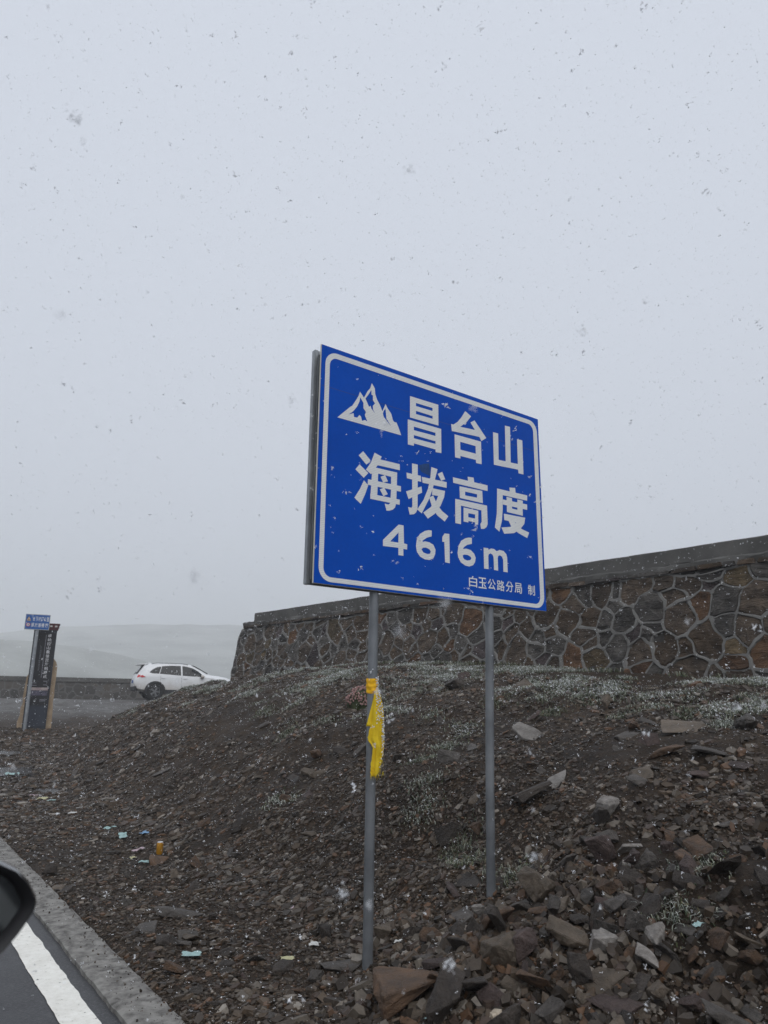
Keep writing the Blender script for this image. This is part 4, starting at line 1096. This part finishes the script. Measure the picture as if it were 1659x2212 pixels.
for (x, y, w, asp, kind, colr) in ROCKS:
    o = place_rock(x, y, w, asp, kind, colr, .16 if w > .15 else .25)
    if colr == 'w':
        o['label'] = 'cream white pebble at the edge of the rubble heap'
# filler rocks: most of them piled in the heap in front of the sign
tries = 0
while len(placed) < 298 and tries < 9000:
    tries += 1
    u_ = random.random(); lift = 0.
    if u_ < .74:
        x, y, w = random.gauss(3.45, .62), random.gauss(2.95, .55), random.lognormvariate(math.log(.135), .34); lift = random.choice((0, .0, .03, .06))
        if not (1.7 < y < 4.0 and x > 2.3): continue
    elif u_ < .90: x, y, w = random.uniform(2.8, 8.5), random.uniform(3.6, 9.0), random.lognormvariate(math.log(.14), .4)
    else: x, y, w = random.uniform(1.66, 3.0), random.uniform(3.3, 8.0), random.lognormvariate(math.log(.085), .35)
    w = min(max(w, .06), .3)
    if x < 1.6 + w * .5: continue
    if any((x - a) ** 2 + (y - b_) ** 2 < (.27 * (w + c_)) ** 2 for a, b_, c_ in placed): continue
    if math.hypot(x - SIGN1[0], y - SIGN1[1]) < .12 or math.hypot(x - SIGN2[0], y - SIGN2[1]) < .12: continue
    kind = 's' if random.random() < .68 else 'b'
    place_rock(x, y, w, .4, kind, random.choices('gdrptl', [.25, .30, .14, .14, .14, .03])[0], .55, lift=lift)

# ------------------------------------------------------------------ shale chips (uncountable)
def chips(name, n, sampler, smin, smax, seed, thk=(.045, .13), elr=(.35, .8), tl=.22, label='broken shale chips strewn over the bank and shoulder', xmin=1.57):
    r = np.random.default_rng(seed)
    x, y = sampler(r, n)
    t = bank_t(x, y); keep = (x > xmin) & (t < 1.0)
    # clumpy cover: bare soil shows between drifts of chips
    cover = fbm(x * .9, y * .9, 101, 3) + .25 * vnoise(x * 4, y * 4, 107)
    soilband = sstep(.04, .16, t) * (1 - sstep(.42, .62, t)) * (1 - sstep(11, 16, y)) * sstep(3.2, 4.6, y)
    keep &= (cover > -.62 + .55 * r.random(len(x)) * (t > .05) + .20 * soilband) & (r.random(len(x)) > .72 * sstep(.6, .85, t))
    for px, py, prx, pry, _l in PUDDLES: keep &= ((x - px) / (prx * .8)) ** 2 + ((y - py) / (pry * .8)) ** 2 > 1
    x, y = x[keep], y[keep]; n = len(x); t = t[keep]
    z = np.maximum(height(x, y), np.where(x < 1.55, base_z(y) + .028, -9)); N = normal(x, y)
    if xmin < 1.5: N = N * 0 + np.array([0, 0, 1.])
    sz = smin * (smax / smin) ** (r.random(n) ** 3.0)
    sz = sz * (1 - .32 * soilband[keep]) * (1 - .42 * (1 - sstep(.0, .06, t)) * sstep(3.4, 4.6, y) * (1 - sstep(10, 14, y)))
    az = np.where(r.random(n) < .6, r.normal(.55, .5, n), r.random(n) * 6.283)
    N = N + np.stack([r.normal(0, tl, n), r.normal(0, tl, n), np.zeros(n)], -1); N /= np.linalg.norm(N, axis=1, keepdims=True)
    ax = np.stack([np.cos(az), np.sin(az), np.zeros(n)], -1)
    ax -= N * (ax * N).sum(1, keepdims=True); ax /= np.linalg.norm(ax, axis=1, keepdims=True)
    by = np.cross(N, ax)
    K = 5
    ang = (np.arange(K) * 2 * np.pi / K)[None] + r.uniform(-.38, .38, (n, K))
    rad = r.uniform(.32, .6, (n, K)); el = r.uniform(*elr, n)[:, None]
    u_ = np.cos(ang) * rad; v_ = np.sin(ang) * rad * el
    th = sz * r.uniform(*thk, n)
    c0 = np.stack([x, y, z], -1) + N * (th * .3)[:, None] + np.array([0, 0, 1]) * (r.random(n) ** 2 * .012)[:, None]
    top = c0[:, None] + (ax[:, None] * u_[..., None] + by[:, None] * v_[..., None]) * sz[:, None, None] * .86 + (N * th[:, None])[:, None] * r.uniform(.6, 1.2, (n, K))[..., None]
    bot = c0[:, None] + (ax[:, None] * u_[..., None] + by[:, None] * v_[..., None]) * sz[:, None, None] - (N * th[:, None])[:, None]
    V = np.concatenate([top, bot], 1).reshape(-1, 3)
    b0 = np.arange(n) * 10
    top_l = b0[:, None] + np.arange(5)[None]
    i5 = np.arange(5); j5 = (i5 + 1) % 5
    side = np.stack([i5 + 5, j5 + 5, j5, i5], 1)[None] + b0[:, None, None]
    loops = np.concatenate([top_l.ravel(), side.reshape(-1)])
    starts = np.concatenate([np.arange(n) * 5, n * 5 + np.arange(n * 5) * 4])
    pal = np.array([(.053, .041, .031), (.026, .019, .013), (.074, .053, .036), (.104, .087, .069), (.096, .055, .032), (.055, .038, .029), (.165, .142, .118), (.23, .205, .175)])
    c = pal[r.choice(8, n, p=[.23, .24, .19, .11, .07, .11, .04, .01])] * r.uniform(.75, 1.25, (n, 1))
    return tag(big_mesh(name, V, loops, starts, None, M_SHARD, np.repeat(c, 10, 0)), label, 'shale', kind='stuff')
def samp_near(r, n): return r.uniform(1.55, 5.6, n), 1.4 + 6.2 * r.random(n) ** 1.15
def samp_mid(r, n): return r.uniform(1.55, 9.0, n), r.uniform(3.2, 13, n)
def samp_far(r, n): return r.uniform(1.55, 9.5, n), r.uniform(9, 27, n)
def samp_fine(r, n): return r.uniform(1.55, 4.6, n), 2.2 + 5.0 * r.random(n) ** 1.2
def samp_kerb(r, n): return 1.56 - .22 * r.random(n) ** 2.5, r.uniform(3, 10, n)
def samp_heap(r, n): return r.normal(3.5, .7, n), r.normal(2.95, .6, n)
chips('shale_chips', 42000, samp_near, .022, .13, 1)
chips('shale_chips', 32000, samp_mid, .04, .18, 2)
chips('shale_chips', 24000, samp_far, .06, .26, 3)
chips('shale_chips', 22000, samp_fine, .009, .024, 5, (.12, .4), (.5, .95), .3)
chips('shale_chips', 1500, samp_kerb, .006, .03, 6, (.2, .5), (.5, .95), .2, 'grit spilled along the concrete kerb', 1.3)
chips('heap_rubble', 7000, samp_heap, .03, .11, 4, (.15, .45), (.55, .95), .6, 'broken rubble filling the heap in front of the sign')

# ------------------------------------------------------------------ frosted grass and cushions
def blades(name, cx, cy, spread, per, hmin, hmax, seed, frost, label, wide=1.0):
    r = np.random.default_rng(seed)
    n0 = len(cx); n = n0 * per
    x = np.repeat(cx, per) + r.normal(0, 1, n) * np.repeat(spread, per); y = np.repeat(cy, per) + r.normal(0, 1, n) * np.repeat(spread, per)
    k = x < wall_x(y) + .04; x, y = x[k], y[k]; n = len(x)
    z = height(x, y)
    h = r.uniform(hmin, hmax, n); a = r.random(n) * 6.283; lean = r.uniform(.5, 1.6, n)
    d = np.stack([np.cos(a), np.sin(a), np.zeros(n)], -1); sd_ = np.stack([-np.sin(a), np.cos(a), np.zeros(n)], -1)
    w = wide * r.uniform(.0012, .0026, n) * (1 + .16 * np.hypot(x, y))
    p0 = np.stack([x, y, z - .005], -1)
    p1 = p0 + d * (h * lean * .35)[:, None] + np.array([0, 0, 1]) * (h * .7)[:, None]
    p2 = p0 + d * (h * lean)[:, None] + np.array([0, 0, 1]) * (h * (1 - .35 * lean))[:, None]
    V = np.stack([p0 - sd_ * w[:, None], p0 + sd_ * w[:, None], p1 + sd_ * w[:, None] * .8, p1 - sd_ * w[:, None] * .8, p2], 1).reshape(-1, 3)
    b0 = np.arange(n)[:, None] * 5
    loops = np.concatenate([(b0 + np.array([0, 1, 2, 3])).ravel(), (b0 + np.array([3, 2, 4])).ravel()])
    starts = np.concatenate([np.arange(n) * 4, n * 4 + np.arange(n) * 3])
    pal = np.array([(.075, .09, .04), (.11, .12, .06), (.16, .15, .09), (.05, .075, .035)])
    c = pal[r.integers(0, 4, n)] * r.uniform(.7, 1.3, (n, 1))
    cl = np.repeat(r.uniform(.3, 1, n0), per)[k]
    fr = (r.random(n) < frost)[:, None] * r.uniform(.5, 1.0, (n, 1)) * cl[:, None]
    tip = c * (1 - fr) + np.array([.80, .83, .79]) * fr
    col = np.stack([c * .8, c * .8, c * .4 + tip * .6, c * .4 + tip * .6, tip], 1).reshape(-1, 3)
    return tag(big_mesh(name, V, loops, starts, None, M_GRASS, col), label, 'grass', kind='stuff')
r = np.random.default_rng(5)
def clumps(n, xr, yr, test, seed):
    q = np.random.default_rng(seed); X = q.uniform(*xr, n); Y = q.uniform(*yr, n); k = test(X, Y, bank_t(X, Y), q); return X[k], Y[k]
def crest(X, Y, T, q):
    return (T > .34) & (T < .99) & (2.0 * fbm(X * 1.15, Y * 1.15, 201, 3) + .95 * sstep(.34, .66, T) - .72 - .25 * sstep(12, 18, Y) > q.random(len(X)) * .42)
X, Y = clumps(5200, (3.8, 11.3), (1.5, 22), crest, 5)
blades('frosted_grass', X, Y, .05 + .10 * r.random(len(X)), 46, .03, .085, 6, .95, 'clumps of frosted grass on the crest below the wall', 1.0)
CX, CY = X, Y
X, Y = clumps(3600, (3.8, 11.3), (1.5, 22), crest, 15)
blades('frosted_moss', X, Y, .05 + .09 * r.random(len(X)), 50, .012, .04, 7, .85, 'cushions of frosted yellow-green moss on the crest below the wall', 1.25)
CX, CY = np.concatenate([CX, X]), np.concatenate([CY, Y])
X, Y = clumps(1100, (6.5, 11.4), (1.5, 23), lambda X, Y, T, q: (T > .955) & (T < 1.02) & (fbm(X * 1.3, Y * 1.3, 301, 2) > -.25), 16)
blades('frosted_grass', X, Y, np.full(len(X), .06), 24, .04, .12, 16, .5, 'grass fringe along the foot of the stone wall')
PAT = np.array(PATCHES)
blades('frosted_grass', PAT[:, 0], PAT[:, 1], np.full(len(PAT), .10), 300, .02, .065, 26, .75, 'tufts of frosted grass and moss scattered on the bank')

# cushion plant with pink heads
fx, fy_ = 6.36, 9.80
fz = float(height(fx, fy_)) + .01
fp = empty('flowering_cushion', (fx, fy_, fz)); tag(fp, 'domed cushion plant with dusty pink flower heads beside the post scarf', 'plant')
M_LEAF = nmat('cushion_leaves', (.02, .028, .012), (.06, .07, .03), 14, .8, .6, .02, 40)
M_PINK = nmat('pink_heads', (.20, .095, .085), (.42, .28, .26), 30, .8, .3, .005, 60)
bm = bmesh.new(); bmesh.ops.create_icosphere(bm, subdivisions=3, radius=.22, matrix=Matrix.Diagonal((1.05, 1.0, 1.1, 1)))
for v in bm.verts: v.co *= 1 + .13 * mnoise.noise(v.co * 16)
bm_obj('leaf_dome', bm, M_LEAF, fp)
bm = bmesh.new()
for k_ in range(340):
    u_ = random.uniform(.0, 1); a = random.uniform(0, 6.283); rr = math.sqrt(1 - u_ * u_)
    p = Vector((rr * math.cos(a) * 1.05, rr * math.sin(a), u_ * 1.1)) * random.uniform(.222, .252)
    bmesh.ops.create_icosphere(bm, subdivisions=1, radius=random.uniform(.009, .017), matrix=Matrix.Translation(p) @ Matrix.Diagonal((1, 1, 1.3, 1)))
bm_obj('flower_heads', bm, M_PINK, fp)['kind'] = 'stuff'

# ------------------------------------------------------------------ litter
LCOL = {'cyan': ('pale turquoise', (.30, .43, .42)), 'blue': ('light blue', (.17, .29, .44)), 'pink': ('pale pink', (.42, .33, .36)), 'yellow': ('pale yellow', (.42, .40, .24)), 'white': ('off-white', (.5, .5, .48))}
LM = {k_: plain('paper_' + k_, v[1], .8) for k_, v in LCOL.items()}
seen = {}
for (x, y, w, c_) in LITTER:
    z = float(height(x, y)); nn = Vector(normal(np.array(x), np.array(y)))
    V, Fc = [], []; A, Bn = 6, 4; a = random.uniform(0, 3.14); asp = random.uniform(.4, .7)
    for j in range(Bn + 1):
        for i in range(A + 1):
            u_, v_ = (i / A - .5) * w * (1 + .15 * math.sin(j * 2.1)), (j / Bn - .5) * w * asp * (1 + .2 * math.sin(i * 1.7))
            lx, ly = u_ * math.cos(a) - v_ * math.sin(a), u_ * math.sin(a) + v_ * math.cos(a)
            V.append((lx, ly, .014 + .18 * w * mnoise.noise(Vector((i * .5, j * .6, x * 9))) - (nn.x * lx + nn.y * ly) / max(nn.z, .3) + w * .12))
    for j in range(Bn):
        for i in range(A): k_ = j * (A + 1) + i; Fc.append((k_, k_ + 1, k_ + A + 2, k_ + A + 1))
    o = mesh('paper_scrap', V, Fc, LM[c_]); o.location = (x, y, z)
    so = o.modifiers.new('thickness', 'SOLIDIFY'); so.thickness = .0015
    tag(o, '%s crumpled %s paper scrap %s' % ('larger' if w > .1 else 'small', LCOL[c_][0], where(x, y, float(bank_t(x, y)))), 'paper scrap', 'paper scraps littering the gravel')
cz = float(height(2.72, 7.9)) + .05
can = empty('drink_can', (2.73, 7.93, cz)); tag(can, 'amber yellow drink can standing on a flat rock by the gravel', 'can')
M_CAN = plain('amber_can', (.42, .20, .012), .35, metal=.3)
tube('can_body', [(0, 0, -.02), (0, 0, .002), (0, 0, .082), (0, 0, .092)], [.028, .033, .033, .028], M_CAN, can, 18)
tube('can_lid', [(0, 0, .091), (0, 0, .097)], .028, M_LENS, can, 18)

# ------------------------------------------------------------------ puddles
m, nt, b, out = new_mat('standing_water'); b.inputs['Base Color'].default_value = (.03, .03, .03, 1); b.inputs['Roughness'].default_value = .12
b.inputs['IOR'].default_value = 1.33; bump(nt, b, nz(nt, coords(nt, 'World'), 16, 3), .7, .02)
for (x, y, rx, ry, zz) in PUDDLES:
    zz -= .008; rx *= 1.12; ry *= 1.12
    V = [(x, y, zz)] + [(x + rx * (1 + .35 * mnoise.noise(Vector((math.cos(a) * 1.7, math.sin(a) * 1.7, x)))) * math.cos(a), y + ry * (1 + .35 * mnoise.noise(Vector((math.cos(a) * 1.7, math.sin(a) * 1.7, y)))) * math.sin(a), zz) for a in np.linspace(0, 2 * math.pi, 40, endpoint=False)]
    tag(mesh('puddle', V, [(0, k_ + 1, (k_ + 1) % 40 + 1) for k_ in range(40)], m), kind='structure')

# ------------------------------------------------------------------ falling and settled snow
def flakes(name, P, size, seed, label, flat=False, T=6, spread=.36, tri=.30):
    r = np.random.default_rng(seed); n = len(P)
    c = P[:, None, None] + (r.normal(0, spread, (n, T, 1, 3)) * size[:, None, None, None])
    V = c + r.normal(0, tri, (n, T, 3, 3)) * size[:, None, None, None]
    if flat: V[..., 2] = np.maximum(P[:, None, None, 2] + .3 * (V[..., 2] - P[:, None, None, 2]), P[:, None, None, 2] - .002)
    V = V.reshape(-1, 3); nf = n * T
    return tag(big_mesh(name, V, np.arange(nf * 3), np.arange(nf) * 3, None, M_SNOWM), label, 'snow', kind='stuff')
r = np.random.default_rng(99)
n = 112000
P = np.stack([r.uniform(-3, 14, n), r.uniform(.15, 17, n), r.uniform(-.2, 13, n)], -1)
P = P[P[:, 2] > height(P[:, 0], P[:, 1]) + .05]
d = np.linalg.norm(P - np.array([0, 0, EYE]), axis=1)
PF = P[d > 1.5]; PN = P[(d > .42) & (d <= 1.5)]
flakes('falling_snow', PF, .0048 + .0115 * r.random(len(PF)) ** 4, 3, 'snowflakes falling through the air over the whole roadside')
flakes('falling_snow', PN, .0045 + .0085 * r.random(len(PN)) ** 2, 13, 'clumped snowflakes drifting close past the black car', False, 40, .42, .15)
n = 17000
x = r.uniform(1.6, 9.5, n); y = 1.6 + 22 * r.random(n) ** 1.5; k = bank_t(x, y) < 1
x, y = x[k], y[k]
P = np.stack([x, y, height(x, y) + r.uniform(.004, .035, len(x))], -1)
flakes('settled_snow', P, (.007 + .010 * r.random(len(x)) ** 3) * (1 + .06 * y), 4, 'specks of snow settled on the stones and soil', True, 4)

k = r.random(len(CX)) < .75
cx2, cy2 = np.repeat(CX[k], 17), np.repeat(CY[k], 17)
cx2 = cx2 + r.normal(0, .10, len(cx2)); cy2 = cy2 + r.normal(0, .10, len(cx2)); q = bank_t(cx2, cy2) < .99; cx2, cy2 = cx2[q], cy2[q]
P = np.stack([cx2, cy2, height(cx2, cy2) + r.uniform(.015, .05, len(cx2))], -1)
flakes('settled_snow', P, .010 + .012 * r.random(len(cx2)) ** 2, 8, 'fresh snow caught on the grass and moss of the crest', False, 3)

# ------------------------------------------------------------------ haze of falling snow
m = bpy.data.materials.new('snowy_air'); m.use_nodes = True
nt = m.node_tree; nt.nodes.clear(); out = nt.nodes.new('ShaderNodeOutputMaterial'); pv = nt.nodes.new('ShaderNodeVolumePrincipled')
pv.inputs['Color'].default_value = (.95, .96, .97, 1); pv.inputs['Density'].default_value = .0018; pv.inputs['Anisotropy'].default_value = .2
nt.links.new(pv.outputs[0], out.inputs['Volume'])
bm = bmesh.new(); box_bm(bm, Vector((330, 650, 30)), (4200, 2600, 200))
hz = bm_obj('haze', bm, m); tag(hz, 'pale haze of falling snow filling the air', 'haze', kind='stuff')
